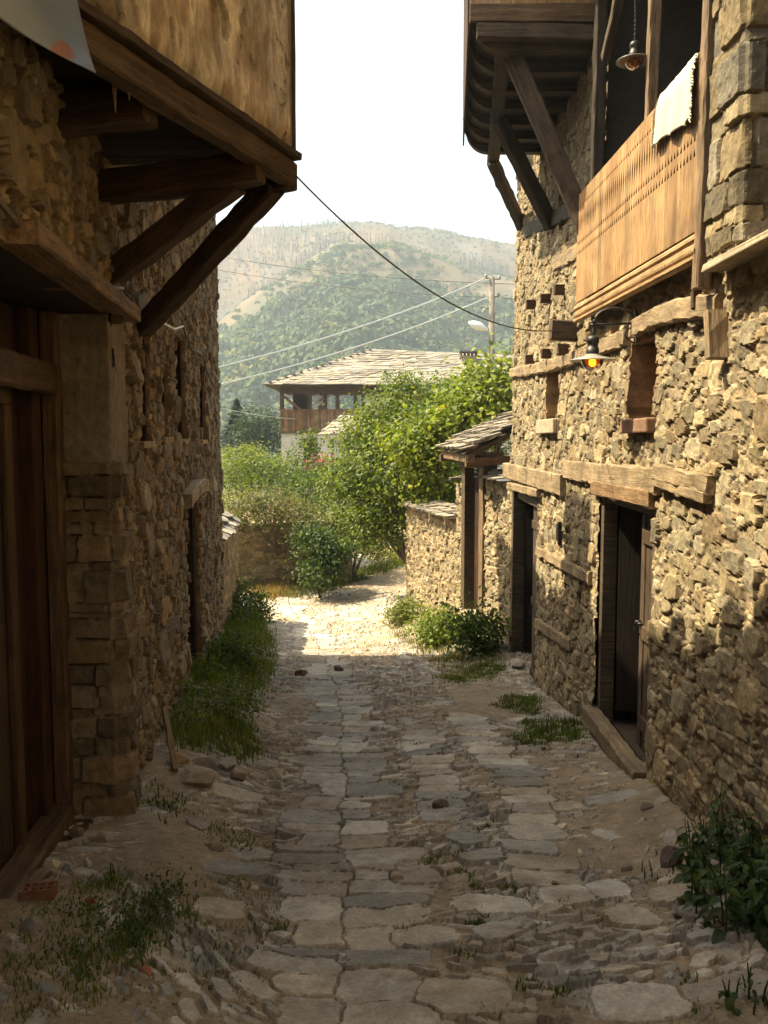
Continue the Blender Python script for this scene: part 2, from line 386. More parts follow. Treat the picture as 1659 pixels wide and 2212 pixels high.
def courses(u0, u1, v0, v1, h0, h1, l0, l1, seed):
    rg = np.random.default_rng(seed); out = []; v = v0
    while v < v1:
        h = rg.uniform(h0, h1)*rg.choice([.5, 1, 1]); u = u0-rg.uniform(0, .3)
        while u < u1:
            l = rg.uniform(l0, l1); out.append((u+l/2, v+h/2, l/2, h/2, rg.normal(0, .025), 6)); u += l
        v += h
    return out
PAL_S = np.array([(.25, .22, .18), (.21, .19, .165), (.30, .27, .225), (.17, .155, .14), (.27, .225, .17)])
# ================================================================= RIGHT HOUSE
XW = lambda z: 1.83+0.010*(z+3.3)
def rx(x0, x1, y0, y1):
    a = onX(x1, (y0+y1)/2); b = onX(x0, (y0+y1)/2); t = onX((x0+x1)/2, y0); c = onX((x0+x1)/2, y1)
    return a[1], b[1], c[2], t[2]
rh = thing('stone_house', 'tall rubble stone house on the right side of the lane with carved balcony', 'house', (3.0, 8.0, -2.9))
UR = np.concatenate([np.arange(2.4, 4.0, 0.02), np.arange(4.0, 8.2, 0.0115), np.arange(8.2, 12.86, 0.0165)])
VR = np.arange(-3.75, 4.4, 0.0125)
cls = [(500, .07, .10, 1.0, 2.2, .08, 5), (3000, .045, .07, 1.2, 3.0, .12, 4.5), (9000, .028, .045, 1.2, 3.6, .16, 4), (30000, .015, .027, .9, 3.4, .3, 3)]
seedsR = pack(2.3, 12.95, -3.8, 4.5, cls, 11)
D1 = (5.98, 7.50, -2.95, onX(1350, 1078)[2]); D2 = (10.45, 12.35, -3.9, onX(1135, 1072)[2])
LOG = (4.93, 7.75, 1.04, 3.85)
WINR = [rx(1174, 1200, 795, 905), rx(1352, 1407, 738, 902), rx(1198, 1219, 400, 485)]
posR = lambda U, V, H: np.stack([XW(V)-H, U, V], -1)
masonry('wall', rh, UR, VR, posR, seedsR, PAL_R, (.23, .175, .11), 0.024, [D1, D2, LOG, (2.3, 4.93, 0.90, 4.5)],
        [(a, b, c, d, 0.6) for a, b, c, d in WINR], 21, warp=0.012)
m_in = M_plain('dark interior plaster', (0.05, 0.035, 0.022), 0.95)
b = MB()
for a_, b_ in [((1.95, 12.6, -4.2), (7, 12.84, 4.4)), ((1.95, 2.4, -4.2), (7, 2.65, 4.4)), ((6.8, 2.66, -4.2), (7, 12.59, 4.4))]: b.box(a_, b_, (.33, .26, .17))
b.box((1.80, -6, -3), (2.1, 2.45, 4.4), (.40, .32, .2)); b.build('side_wall', m_wall, rh)  # last box: unseen wall beside and behind the camera, added to darken the foreground
b = MB(); b.box((2.05, 4.9, 0.86), (6.75, 7.95, 0.98)); b.box((4.2, 4.9, 0.99), (4.3, 7.95, 4.3)); b.box((2.02, 7.82, 1.0), (4.19, 7.95, 4.3)); b.box((2.6, 4.72, 0.99), (4.19, 4.86, 4.3))
b.box((1.86, 7.80, 1.0), (2.02, 7.95, 4.3)); b.box((1.86, 4.86, 4.0), (6.7, 7.95, 4.1)); b.build('balcony_room', m_in, rh)
b = MB(); b.box((1.98, 5.7, -3.0), (5, 7.9, -2.5)); b.box((4.9, 5.7, -2.49), (5, 7.9, 0.8)); b.box((1.98, 10.2, -4.0), (5, 12.5, -3.42)); b.each('ground_floor', m_in, rh)
# door and window reveals
b = MB()
for (a, c, lo, hi) in (D1, D2):
    b.box((1.87, a-0.12, lo), (2.15, a-0.005, hi+0.05)); b.box((1.865, c+0.005, lo), (2.15, c+0.12, hi+0.05)); b.box((1.83, a, hi+0.002), (2.15, c, hi+0.12))
b.each('door_reveal', m_plankk, rh)
def wb(name, x0, y0, x1, y1, h, dpt, mat, proud=0.0, **k):
    p0 = list(onX(x0, y0)); p1 = list(onX(x1, y1))
    p0[0] = XW(p0[2])+dpt/2-0.045-proud; p1[0] = XW(p1[2])+dpt/2-0.045-proud
    return beam(name, p0, p1, dpt, h, mat, rh, **k)
wb('wall_beam', 1352, 727, 1102, 806, 0.13, 0.12, m_beamw, 0.01, rough=0.012, bend=-0.05)
wb('wall_beam', 1552, 664, 1366, 712, 0.14, 0.14, m_beamw, 0.02, rough=0.012, bend=0.05)
wb('wall_beam', 1218, 1049, 1092, 1015, 0.22, 0.12, m_beamw, 0.02, rough=0.01)
wb('wall_beam', 1168, 1066, 1102, 1049, 0.10, 0.13, m_beamw, 0.035, rough=0.01)
wb('wall_beam', 1422, 1040, 1221, 1014, 0.18, 0.11, m_beamw, 0.015, rough=0.012)
wb('wall_beam', 1536, 1048, 1420, 1018, 0.10, 0.12, m_beamw, 0.02, rough=0.012)
wb('wall_beam', 1532, 1076, 1424, 1040, 0.07, 0.12, m_beamw, 0.02, rough=0.010)
wb('wall_beam', 1278, 1250, 1164, 1190, 0.11, 0.12, m_beamw, 0.01, rough=0.012)
wb('wall_beam', 1236, 1395, 1160, 1345, 0.12, 0.12, m_beamw, 0.0, rough=0.012)
wb('wall_beam', 1552, 672, 1554, 775, 0.15, 0.06, m_beamw, 0.02, up=(1, 0, 0), rough=0.008)
wb('wall_beam', 1262, 530, 1190, 573, 0.14, 0.12, m_beamw, -0.01, rough=0.012)
wb('wall_beam', 1290, 420, 1128, 500, 0.16, 0.08, m_beamd, -0.01, rough=0.015)
# lintel of the near door, with scuffed face
wb('lintel', 1412, 1079, 1284, 1052, 0.13, 0.14, m_beamw, 0.02, rough=0.008, col=(.85, .72, .6))
b = MB()
for (x0, x1, y0, y1) in [(1297, 1310, 656, 690), (1322, 1336, 648, 682)]: pass
for (x, y) in [(1147, 776), (1182, 764), (1219, 755), (1148, 658), (1180, 645), (1210, 625)]:
    p = onX(x, y); X = XW(p[2]); s = 0.042
    b.obox((X-0.02, p[1], p[2]), (0.09, 0, 0), (0, s, 0), (0, 0, s*1.25), (.75, .6, .45), 0.01)
for (x, y) in [(1508, 645)]:
    p = onX(x, y); X = XW(p[2]); b.obox((X-0.01, p[1], p[2]), (0.07, 0, 0), (0, .035, 0), (0, 0, .05), (.75, .6, .45), 0.008)
b.each('joist_end', m_beamb, rh, bevel=0.006)
p = onX(1238, 718); beam('beam_end', (XW(p[2])+0.05, p[1]-0.05, p[2]), (XW(p[2])-0.27, p[1]-0.05, p[2]+0.02), 0.17, 0.19, m_beamb, rh, rough=0.006)
# sills
for (x0, x1, y0, y1, c) in [(1165, 1202, 905, 936, (.42, .35, .25)), (1350, 1408, 903, 935, (.24, .14, .09))]:
    a = rx(x0, x1, y0, y1); mb = MB(); mb.box((XW(0)-0.07, a[0], a[2]), (XW(0)+0.2, a[1], a[3]), c, 0.008); mb.build('window_sill', m_rock, rh, bevel=0.012)
for wd in WINR[:2]:
    mb = MB(); mb.box((1.83+0.12, wd[0], wd[3]-0.002), (1.83+0.3, wd[1], wd[3]+0.05)); mb.build('window_lintel', m_beamd, rh)
# near door (left leaf pushed open into the dark, right leaf shut)
def panel_leaf(par, name, Y0, Y1, X, z0, z1, mat, seed, dirn=(0, 1, 0), n=3):
    mb = MB(); d = Vector(dirn); N = Vector((-d.y, d.x, 0)); L = Y1-Y0; o = Vector((X, Y0, 0)); wv = L/n; rr = random.Random(seed)
    for i in range(n):
        g = rr.uniform(.8, 1.15); c0 = o+d*(wv*(i+.5)); mb.obox((c0.x, c0.y, (z0+z1)/2), d*(wv/2-0.004), N*0.018, (0, 0, (z1-z0)/2), (g, g, g))
    for t in (0.12, 0.5, 0.9):
        zc = z0+(z1-z0)*t; c0 = o+d*(L/2)+N*0.028; mb.obox((c0.x, c0.y, zc), d*(L/2-.02), N*0.012, (0, 0, 0.05), (.9, .85, .8))
    return mb.build(name, mat, par, bevel=0.003)
z0, z1 = -2.46, D1[3]
dr = MB(); dr.box((1.86, D1[0], z0), (1.98, D1[0]+0.07, z1)); dr.box((1.86, D1[1]-0.09, z0-.1), (1.98, D1[1], z1)); dr.box((1.88, D1[0]+.071, z1-0.08), (1.97, D1[1]-.091, z1))
df = dr.build('door_frame', m_beamb, rh, bevel=0.006)
l1 = panel_leaf(rh, 'door', D1[0]+0.072, 6.50, 1.955, z0+.08, z1-0.082, m_plankr, 1)
l1['label'] = 'reddish closed near leaf of the double door'
mb = MB(); mb.box((1.925, 6.44, z0+.1), (1.955, 6.53, z1-.1)); mb.build('cover_strip', m_plankr, l1, bevel=0.008)
mb = MB(); q = onX(1368, 1553, 1.90); mb.lathe([(0.0, .012), (.02, .01), (.028, 0), (.012, -.012), (0, -.014)], (1.915, 6.47, -1.42), 10)
mb.tube([(1.92, 6.47, -1.40), (1.88, 6.47, -1.40), (1.87, 6.47, -1.45), (1.88, 6.47, -1.50), (1.92, 6.47, -1.50)], .007, 6); mb.build('door_handle', m_iron, l1, True)
l2 = panel_leaf(rh, 'door', 7.40, 8.12, 1.99, z0+.08, z1-0.08, m_plankk, 2, dirn=(0.95, -0.31, 0))
l2['label'] = 'dark far leaf of the double door standing open inward'
wt = beam('threshold', (1.80, D1[0]-0.02, -2.44), (1.815, D1[1]+0.05, -2.455), 0.13, 0.15, m_beamw, rh, rough=0.008, col=(.72, .72, .72))
# far door
z0, z1 = -3.42, D2[3]
dr = MB(); dr.box((1.84, D2[0], z0), (1.97, D2[0]+0.09, z1)); dr.box((1.80, D2[1]-0.14, z0), (1.97, D2[1], z1)); dr.box((1.86, D2[0]+.091, z1-0.09), (1.97, D2[1]-.141, z1))
dr.build('door_frame', m_beamb, rh, bevel=0.006)
l3 = panel_leaf(rh, 'door', D2[0]+0.092, 11.2, 1.93, z0+.05, z1-0.092, m_plankr, 3)
l3['label'] = 'reddish near leaf of the far narrow door'
mb = MB(); mb.tube([(1.90, 11.1, -2.2), (1.86, 11.1, -2.2), (1.86, 11.1, -2.3), (1.90, 11.1, -2.3)], .008, 6); mb.build('door_handle', m_iron, l3)
l4 = panel_leaf(rh, 'door', D2[1]-0.15, D2[1]+0.75, 1.98, z0+.05, z1-0.09, m_plankk, 4, dirn=(0.97, -0.2, 0))
mb = MB(); mb.box((1.62, D2[1]-0.16, -3.62), (1.98, D2[1]+0.12, -3.41), (.30, .25, .18), .01); mb.build('doorstep', m_rock, rh, bevel=.015)
# small plaque with a house number on the far lintel
a = rx(1199, 1216, 1030, 1068)
pq = MB(); X0 = XW(-.9)-.085; pq.box((X0, a[0], -1.10), (X0+.02, a[0]+.17, -.93), (.62, .55, .42)); plq = pq.build('number_plate', m_enamel, rh, bevel=.003)
pq = MB(); yc = a[0]+.085
for dx in (-.045, .0, .045): pq.box((X0-.003, yc+dx-.014, -1.05), (X0+.004, yc+dx+.014, -.98), (.42, .36, .28))
pq.build('faded_digits', m_rock, plq)
mb = MB(); mb.box((1.765, a[0]-.13, -1.13), (1.80, a[0]-.09, -.90)); mb.build('iron_cramp', m_iron, rh)
# ---- balcony: posts, fretted parapet, moulding
PX = 1.735
for (x, Yp, wd, mat, top) in [(1531, 4.98, .085, m_beamb, 3.9), (1392, 6.17, .075, m_beamb, 3.9), (1291, 7.70, .10, m_beamd, 3.9)]:
    zb = 0.80 if x == 1531 else 1.0
    xx = 1.765 if x == 1531 else 1.80
    pcol = (1.9, 1.75, 1.6) if mat is m_beamb else (1, 1, 1)
    beam('balcony_post', (xx, Yp, zb), (xx+.02, Yp, top), wd, wd*1.05, mat, rh, rough=0.007, up=(0, 1, 0), col=pcol)
beam('balcony_lintel', (1.84, 4.9, 3.93), (1.84, 7.85, 3.93), .16, .16, m_beamd, rh)
beam('balcony_strut', (1.84, 7.62, 3.1), (1.84, 6.6, 3.85), .07, .09, m_beamb, rh)
def parapet():
    Y0, Y1, zb, zt = 5.02, 8.10, 1.12, 2.06; n = 54; wv = (Y1-Y0)/n; mb = MB(); h = zt-zb; rr = random.Random(3)
    for i in range(n):
        # edge profile: (height fraction from the top, half gap)
        jg = .0028 if i % 2 == 0 else .001; prof = [(0, .001), (.10, .001), (.13, .017), (.132, .001), (.17, .001), (.28, .016), (.39, .001), (.42, .001), (.465, .018), (.468, .001), (.51, .001), (.555, .018), (.558, .001), (1, .001)]
        g = rr.uniform(.66, 1.15) if i % 2 == 0 else g; hu = rr.uniform(.86, 1.02) if i % 2 == 0 else hu
        a = Y0+i*wv; c_ = a+wv; k = i % 2
        left = [(a+gp if True else a, zt-f*h) for f, gp in prof]; right = [(c_-gp, zt-f*h) for f, gp in prof]
        tilt = (Y1-a)/(Y1-Y0)
        dz = lambda y: 0.05*(y-Y0)/(Y1-Y0)
        m = len(prof); vs = []
        for X in (PX, PX+.022):
            vs += [(X, y, z+dz(y)) for y, z in left]+[(X, y, z+dz(y)) for y, z in right]
        fs = []
        for q in range(m-1):
            fs += [(q, q+1, m+q+1, m+q), (2*m+q, 3*m+q, 3*m+q+1, 2*m+q+1), (q, 2*m+q, 2*m+q+1, q+1), (m+q, m+q+1, 3*m+q+1, 3*m+q)]
        fs += [(0, m, 3*m, 2*m), (m-1, 3*m-1, 4*m-1, 2*m-1)]
        mb.add(vs, fs, (g, g*(.5+.5/hu), g/hu))
    return mb.build('parapet', m_plankw, rh)
pp = parapet()
mb = MB(); mb.box((PX-.004, 5.0, 2.03), (PX+.05, 5.02, 2.09))
beam('handrail', (PX+.035, 5.0, 2.03), (PX+.035, 8.12, 2.08), .045, .05, m_plankw, pp, rough=.001)
m_plankwx = M_wood('golden rail', (0.28, 0.165, 0.075), (0.52, 0.34, 0.17), 0, bs_=0.2)
for (z, h, d) in [(1.085, .05, .055), (1.03, .07, .035), (.975, .035, .06)]:
    beam('moulding', (PX+.02, 4.95, z), (PX+.02, 8.14, z+.04), d, h, m_plankwx, rh, rough=.001, bev=.3)
mb = MB()
for i in range(110): mb.box((PX-.022, 4.98+i*.0285, 1.0+.04*i/110), (PX-.008, 4.98+i*.0285+.016, 1.016+.04*i/110))
mb.build('dentil_strip', m_plankwx, rh)
# ---- quoin pier of big squared blocks
rg = random.Random(5); mb = MB(); z = 0.92; yq = onX(1600, 300, 1.76)[1]
while z < 4.3:
    h = rg.uniform(.07, .30); x = 1.755+rg.uniform(-.02, .02)
    g = rg.choice([(.30, .27, .22), (.25, .20, .14), (.33, .27, .18), (.28, .25, .20)])
    L1 = rg.uniform(.3, .6); y1 = 4.88+rg.uniform(-.03, .01)
    mb.box((x, yq+rg.uniform(-.02, .02), z), (x+L1, y1, z+h-.012), g, .012)
    mb.box((x+L1+.01, yq+.01, z), (3.2, y1-.05, z+h-.014), rg.choice([(.30, .27, .22), (.33, .27, .18)]), .012)
    z += h
mb = MB(); mb.box((1.82, yq+.05, .9), (3.1, 4.80, 4.3), (.2, .15, .09)); mb.build('pier_core', m_wall, rh)
Uq = np.concatenate([np.arange(-.42, -.0001, .009), np.arange(0, 1.3, .011)]); Vq = np.arange(.90, 4.3, .011)
sdq = courses(-.5, 1.4, .88, 4.3, .12, .27, .3, .7, 3)
masonry('quoin', rh, Uq, Vq, lambda u, v, h: np.stack([np.where(u < 0, 1.775-h, 1.765+u), np.where(u < 0, yq-u, yq-h*np.clip(u/.02+.3, 0, 1)), v], -1), sdq,
        np.array([(.30, .26, .19), (.34, .28, .18), (.27, .24, .19), (.32, .25, .15), (.24, .20, .14)]), (.20, .15, .09), .03, (), (), 24, warp=.012)
mb = MB(); mb.box((1.70, 3.3, .86), (1.95, 4.80, .905), (.33, .27, .18), .012); mb.build('ledge_slab', m_slate, rh, bevel=.01)
# ---- wooden bay carried on braces
N_, F_ = Vector((.745, 7.97, 0)), Vector((.97, 10.98, 0)); NW, FW = Vector((1.95, 7.97, 0)), Vector((1.95, 10.98, 0))
def prof(t, drop=0):                                # t 0 at wall .. outer edge
    o = []
    for i in range(9):
        a = i/8*math.pi/2; o.append((0.26*(1-math.sin(a)), 3.42+0.26*(1-math.cos(a))))
    return o
def bay_pt(s, dist_out, z):                        # s along lane 0..1, dist from outer edge
    o = N_.lerp(F_, s); wv = NW.lerp(FW, s); d = (wv-o).normalized(); q = o+d*dist_out; return (q.x, q.y, z)
pf = [(0.0, 3.70)]+[(0.26*(1-math.cos(i/8*math.pi/2)), 3.42+0.26*(1-math.sin(i/8*math.pi/2))) for i in range(9)]+[(0.6, 3.42), (1.15, 3.42)]
vs = [bay_pt(s, d, z) for s in np.linspace(0, 1, 13) for d, z in pf]; k = len(pf)
mb = MB(); mb.add(vs, [(i*k+j, i*k+j+1, (i+1)*k+j+1, (i+1)*k+j) for i in range(12) for j in range(k-1)])
up = [bay_pt(s, d, z+.03) for s in (0, 1) for d, z in ((0, 3.7), (1.2, 3.5))]; mb.add(up, [(0, 1, 3, 2)])
mb.build('bay_floor', m_plankx, rh)
mb = MB()
for i in range(7):
    s0 = .015+i*.155; s1 = s0+.035; w_ = []
    for (d, z) in pf[1:]: w_.append((d+.0, z))
    inner = [(d, z-.002) for d, z in w_]; outer = [(d+.0+.02*(q > 0), z-.09) for q, (d, z) in enumerate(w_)]
    vs = [bay_pt(s, d, z) for s in (s0, s1) for (d, z) in inner+outer]; m = len(inner)
    fs = []
    for q in range(m-1): fs += [(q, q+1, m+q+1, m+q), (2*m+q, 3*m+q, 3*m+q+1, 2*m+q+1), (m+q, m+q+1, 3*m+q+1, 3*m+q)]
    mb.add(vs, fs, (1.5, 1.4, 1.1))
mb.build('bay_joist', m_beamd, rh)
mb = MB()
for i in range(26):
    s = i/26; a = N_.lerp(NW, s*.93); mb.box((a.x, 7.955, 3.66), (a.x+.04, 7.975, 5.2), [(q, q, q) for q in (.9, 1.1, 1.25)][i % 3])
ob = mb.build('bay_boards', m_plankw, rh)
mb = MB()
for i in range(30):
    a = N_.lerp(F_, i/30); c_ = N_.lerp(F_, (i+.93)/30); mb.prism([(a.x-.02, a.y, 3.45), (c_.x-.02, c_.y, 3.45), (c_.x-.02, c_.y, 5.2), (a.x-.02, a.y, 5.2)], (.018, 0, 0))
mb.box((.745, 7.98, 5.2), (2.2, 10.97, 5.3)); mb.build('bay_side_boards', m_plankd, rh)
beam('bay_fascia', (.74, 7.93, 3.60), (1.9, 7.93, 3.60), .05, .15, m_beamb, rh, rough=.002, col=(1.5, 1.3, 1.1))
beam('bay_edge_beam', (.80, 7.96, 3.46), (1.95, 7.96, 3.44), .10, .13, m_beamb, rh, rough=.006, col=(.9, .9, .9))
a, c_ = P(1088, 92, 8.05), P(1066, 338, 11.15); beam('bay_bearer', a, c_, .14, .15, m_beamd, rh)
q = onX(1266, 517, 1.80); beam('brace', P(1102, 105, 8.25), (1.86, q[1]+.05, q[2]), .12, .17, m_beamb, rh, rough=.008, col=(.8, .75, .7))
q = onX(1183, 490, 1.83); beam('brace', P(1078, 262, 9.7), (1.88, q[1], q[2]), .12, .16, m_beamd, rh, rough=.008)
q = onX(1118, 487, 1.85); beam('brace', P(1062, 345, 11.1), (1.90, q[1], q[2]), .12, .15, m_beamd, rh, rough=.008)
# roof
mb = MB(); slates(mb, (1.25, -6, 4.42), (0, 19.4, 0), (3.0, 0, 1.1), 46, 8, 5, pal=PAL_S)  # eaves run back unseen past the camera, added to darken the foreground
mb.add([(1.3, -6, 4.40), (1.3, 13.4, 4.40), (4.4, 13.4, 5.5), (4.4, -6, 5.5), (7.4, 13.4, 4.4), (7.4, -6, 4.4)], [(0, 1, 2, 3), (3, 2, 4, 5)], (.1, .07, .05))
mb.build('roof', m_slate, rh)

# ---- things on the right wall
def wall_lamp():
    t = thing('wall_lamp', 'enamel lamp with lit amber glass on curled iron bracket under the balcony', 'lamp', P(1280, 770, 6.55), 'outdoor lamps')
    x, y, z = P(1280, 763, 6.55)
    lamp_body(t, x, y, z, True)
    w0 = P(1358, 712, 6.5); ax = XW(0)-.02
    z += .05; mb = MB(); mb.tube([(x-.02, y, z+.155), (ax, y-.02, z+.165)], .010, 6)
    pts = []
    for i in range(15):
        a_ = math.pi*i/14; pts.append((x+.0+(ax-x)*(0.5-0.5*math.cos(a_)), y-.01, z+.165+.11*math.sin(a_)))
    mb.tube(pts, .010, 6)
    mb.tube([(ax, y-.02, z+.26), (ax, y-.02, z+.02)], .016, 8)
    pts = [(ax-.01-.07*math.sin(q/8*math.pi/2*2), y-.02, z+.15-.13*q/8) for q in range(9)]; mb.tube(pts, .006, 6)
    mb.tube([(x, y, z+.16), (x, y, z+.03)], .008, 6)
    mb.tube([(ax+.0, y-.05, z+.17), (ax-.02, y-.07, z+.08), (ax-.01, y-.07, z+.0), (ax-.02, y-.11, z+.09), (ax-.01, y-.36, z+.09)], .006, 5, (3, 3, 3))
    mb.build('bracket', m_iron, t, True)
m_amber = M_plain('amber glass', (0.55, 0.17, 0.01), 0.15, 0, .05, trans=0.85)
m_bulb = M_plain('lit bulb', (1, .8, .2), .3, 0, 0, emit=(1.0, .62, .04), est=5)
m_bulboff = M_plain('unlit bulb', (.30, .16, .06), .2, 0, 0)
def lamp_body(t, x, y, z, lit):
    S_ = 1.3 if lit else .95; sc_ = lambda pr: [(a*S_, b*S_) for a, b in pr]
    mb = MB(); mb.lathe(sc_([(0, .10), (.022, .097), (.034, .085), (.036, .06), (.03, .055), (.03, .03), (.036, .028), (.036, .0), (.034, -.012), (.032, -.015)]), (x, y, z), 20); mb.build('lamp_cap', m_iron, t, True)
    mb = MB(); mb.lathe(sc_([(.034, -.005), (.055, -.018), (.09, -.026), (.128, -.038), (.13, -.042), (.09, -.032), (.05, -.024), (.03, -.02)]), (x, y, z), 32); mb.build('lamp_shade', m_enamel, t, True)
    mb = MB(); mb.lathe(sc_([(.062, -.03)]+[(.066*math.cos(a), -.034-.066*math.sin(a)*1.05) for a in np.linspace(0, math.pi/2, 8)]), (x, y, z), 24); mb.build('glass', m_amber, t, True)
    mb = MB(); mb.lathe(sc_([(0, -.03), (.024, -.035), (.028, -.055), (.027, -.075), (.016, -.088), (0, -.09)]), (x, y, z), 14); mb.build('bulb', m_bulb if lit else m_bulboff, t, True)
wall_lamp()
t = thing('hanging_lamp', 'unlit lamp with flat brim hanging on a chain inside the balcony', 'lamp', P(1349, 135, 7.0), 'outdoor lamps')
x, y, z = P(1349, 120, 6.3); x = max(x, 1.72)
lamp_body(t, x, y, z, False)
mb = MB(); mb.tube([(x, y, z+.12), (x+.005, y, z+.2), (x-.004, y, z+.35), (x, y, z+1.2)], .004, 5)
for i in range(8): mb.lathe([(.004, .0), (.009, .006), (.004, .012)], (x, y, z+.1+i*.03), 6)
mb.build('chain', m_iron, t)
# cloth over the parapet
def cloth():
    yA, yB = 5.22, 5.98; n, m = 60, 44; vs = []; rg = np.random.default_rng(4)
    q0 = onX(1430, 278, PX-.02)[1]; q1 = onX(1500, 215, PX-.02)[1]; yA, yB = q1+.0, q0+.02
    for i in range(n):
        s = i/(n-1); y = yA+(yB-yA)*s
        L = 0.32+0.035*math.sin(s*3.4+2.0)+.012*math.sin(s*17)
        for j in range(m):
            t = j/(m-1); d = t*(L+.16)-.16
            zt = 2.065+.05*(y-5.02)/3.08
            fold = .012*math.sin(y*26+2*t)*min(1, max(0, d*4))+.008*math.sin(y*61)*max(0, d)*2
            if d < 0: X = PX+.06-d*.6; z = zt+.028+.0*d-(.10 if False else 0)-max(0, (-d-.03))*1.1
            else: X = PX-.012-.02*min(1, d*12)-fold; z = zt+.02-d
            vs.append((X, y+(.02+.10*s)*t+.012*math.sin(5*t+s*2)*t, z-.02*math.sin(s*math.pi)*t))
    f = [(i*m+j, i*m+j+1, (i+1)*m+j+1, (i+1)*m+j) for i in range(n-1) for j in range(m-1)]
    mb = MB(); mb.add(vs, f); t = thing('cloth_rug', 'cream woven rug with ragged fringe hung over the balcony parapet', 'rug', (PX, (yA+yB)/2, 1.9))
    o = mb.build('rug', m_cloth, t, True); so_ = o.modifiers.new('t', 'SOLIDIFY'); so_.thickness = .006
    mb = MB()
    for side in (0, n-1):
        for j in range(12, m, 1):
            v = Vector(vs[side*m+j]); sg = -1 if side == 0 else 1
            mb.tube([v, v+Vector((-.01, sg*rg.uniform(.012, .03), -rg.uniform(0, .02))), v+Vector((-.006, sg*rg.uniform(.02, .05), -rg.uniform(.015, .04)))], .0045, 4)
    mb.build('fringe', m_cloth, t)
cloth()
# thin wires hanging down the wall
mb = MB(); r0 = onX(1262, 720)
for (xa, xb, ya, yb) in [(1236, 1205, 745, 1040), (1264, 1222, 755, 1000)]:
    pts = [(onX(xa+(xb-xa)*t**.8, ya+(yb-ya)*t)) for t in np.linspace(0, 1, 12)]
    mb.tube([(1.83-.065+.01*math.sin(i), p[1], p[2]) for i, p in enumerate(pts)], .0025, 4)
tag(mb.build('hanging_wire', m_cable), 'thin loose wires hanging down the sunlit stone wall below the beam end', 'wire')
# ================================================================= LEFT HOUSE
lh = thing('stone_house', 'shaded stone house left of the lane with plastered upper floor jutting out on braces', 'house', (-3.0, 8.0, -2.6))
EV = [(-.45, -5, 3.1), (-.45, 3.0, 2.80), (-.5, 4.54, 2.56), (-.8, 5.25, 2.74), (-1.3, 6.57, 3.02), (-1.5, 9.6, 3.12), (-2.1, 13.9, 4.05)]  # unseen eave, shaped so its shadow edge falls along the right wall
evz = lambda Y: np.interp(Y, [e[1] for e in EV], [e[2] for e in EV])
def rl(x0, x1, y0, y1):
    a = onL(x0, (y0+y1)/2); b = onL(x1, (y0+y1)/2); t = onL((x0+x1)/2, y0); c = onL((x0+x1)/2, y1); return a[1], b[1], c[2], t[2]
UL = np.concatenate([np.arange(2.2, 3.6, .015), np.arange(3.6, 8, 0.0125), np.arange(8, 13.61, 0.019)])
VL = np.arange(-3.7, 4.2, 0.0125)
clsL = [(260, .08, .12, 1.0, 2.0, .12, 4.5), (3000, .045, .07, 1.1, 2.8, .15, 4), (9000, .028, .045, 1.1, 3.2, .2, 4), (30000, .015, .027, .9, 3.2, .35, 3)]
seedsL = pack(2.1, 13.7, -3.8, 4.3, clsL, 31)
SL = [rl(302, 320, 712, 955), rl(350, 361, 786, 945), rl(378, 396, 732, 950), rl(430, 441, 790, 951)]
DL = rl(405, 431, 1085, 1440)
posL = lambda U, V, H: np.stack([XF(U)+H+0.012*(V+2.5)*0, U, V], -1)
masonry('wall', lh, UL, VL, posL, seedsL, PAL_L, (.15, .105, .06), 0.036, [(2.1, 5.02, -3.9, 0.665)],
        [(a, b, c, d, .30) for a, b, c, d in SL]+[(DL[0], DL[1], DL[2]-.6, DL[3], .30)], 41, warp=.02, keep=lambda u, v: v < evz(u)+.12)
# slit frames, sills
for i, (a, b_, c, d) in enumerate(SL):
    f = MB(); X = XF((a+b_)/2)
    f.prism([(XF(b_)-.16, b_-.03, c), (XF(b_)-.02, b_-.03, c), (XF(b_)-.02, b_-.03, d), (XF(b_)-.16, b_-.03, d)], (.0, .05, 0), (.35, .35, .35))
    f.prism([(XF(a)-.2, a, c), (XF(b_)-.2, b_-.035, c), (XF(b_)-.2, b_-.035, d), (XF(a)-.2, a, d)], (-.03, 0, 0), (.25, .25, .25))
    f.build('window_frame', m_beamd, lh)
    f = MB(); f.prism([(XF(a)-.1, a-.05, c-.04), (XF(a)+.035, a-.05, c-.04), (XF(b_)+.035, b_+.05, c-.04), (XF(b_)-.1, b_+.05, c-.04)], (0, 0, .045), (1.2, 1.1, 1)); f.build('window_sill', m_beamw, lh)
# back door of the long wall
q = MB(); a, b_ = DL[0], DL[1]
for i in range(5):
    y0 = a+(b_-a)*i/5; y1 = a+(b_-a)*(i+.93)/5
    q.prism([(XF(y0)-.2, y0, DL[2]-.5), (XF(y1)-.2, y1, DL[2]-.5), (XF(y1)-.2, y1, DL[3]-.03), (XF(y0)-.2, y0, DL[3]-.03)], (-.03, 0, 0), (.8+.1*(i % 3),)*3)
dd = q.build('door', m_plankd, lh)
beam('door_post', (XF(b_)-.1, b_-.03, DL[2]-.5), (XF(b_)-.1, b_-.03, DL[3]), .12, .10, m_beamd, lh, up=(0, 1, 0), col=(.8, .8, .8))
p0, p1 = onL(400, 1083, .04), onL(440, 1050, .04); p1 = (p1[0], p1[1], p0[2]+.03)
beam('lintel', p0, p1, .14, .15, m_beamw, lh, rough=.012, bend=.05)
# body
b = MB(); b.add([(XF(13.6)-.1, 13.55, -4), (-8, 13.55, -4), (-8, 13.55, 4.3), (XF(13.6)-.1, 13.55, 3.95)], [(0, 1, 2, 3)], (.3, .22, .13))
b.box((-8.1, -5, -3), (-8, 13.5, 4.3), (.3, .22, .13)); b.build('side_wall', m_wall, lh)
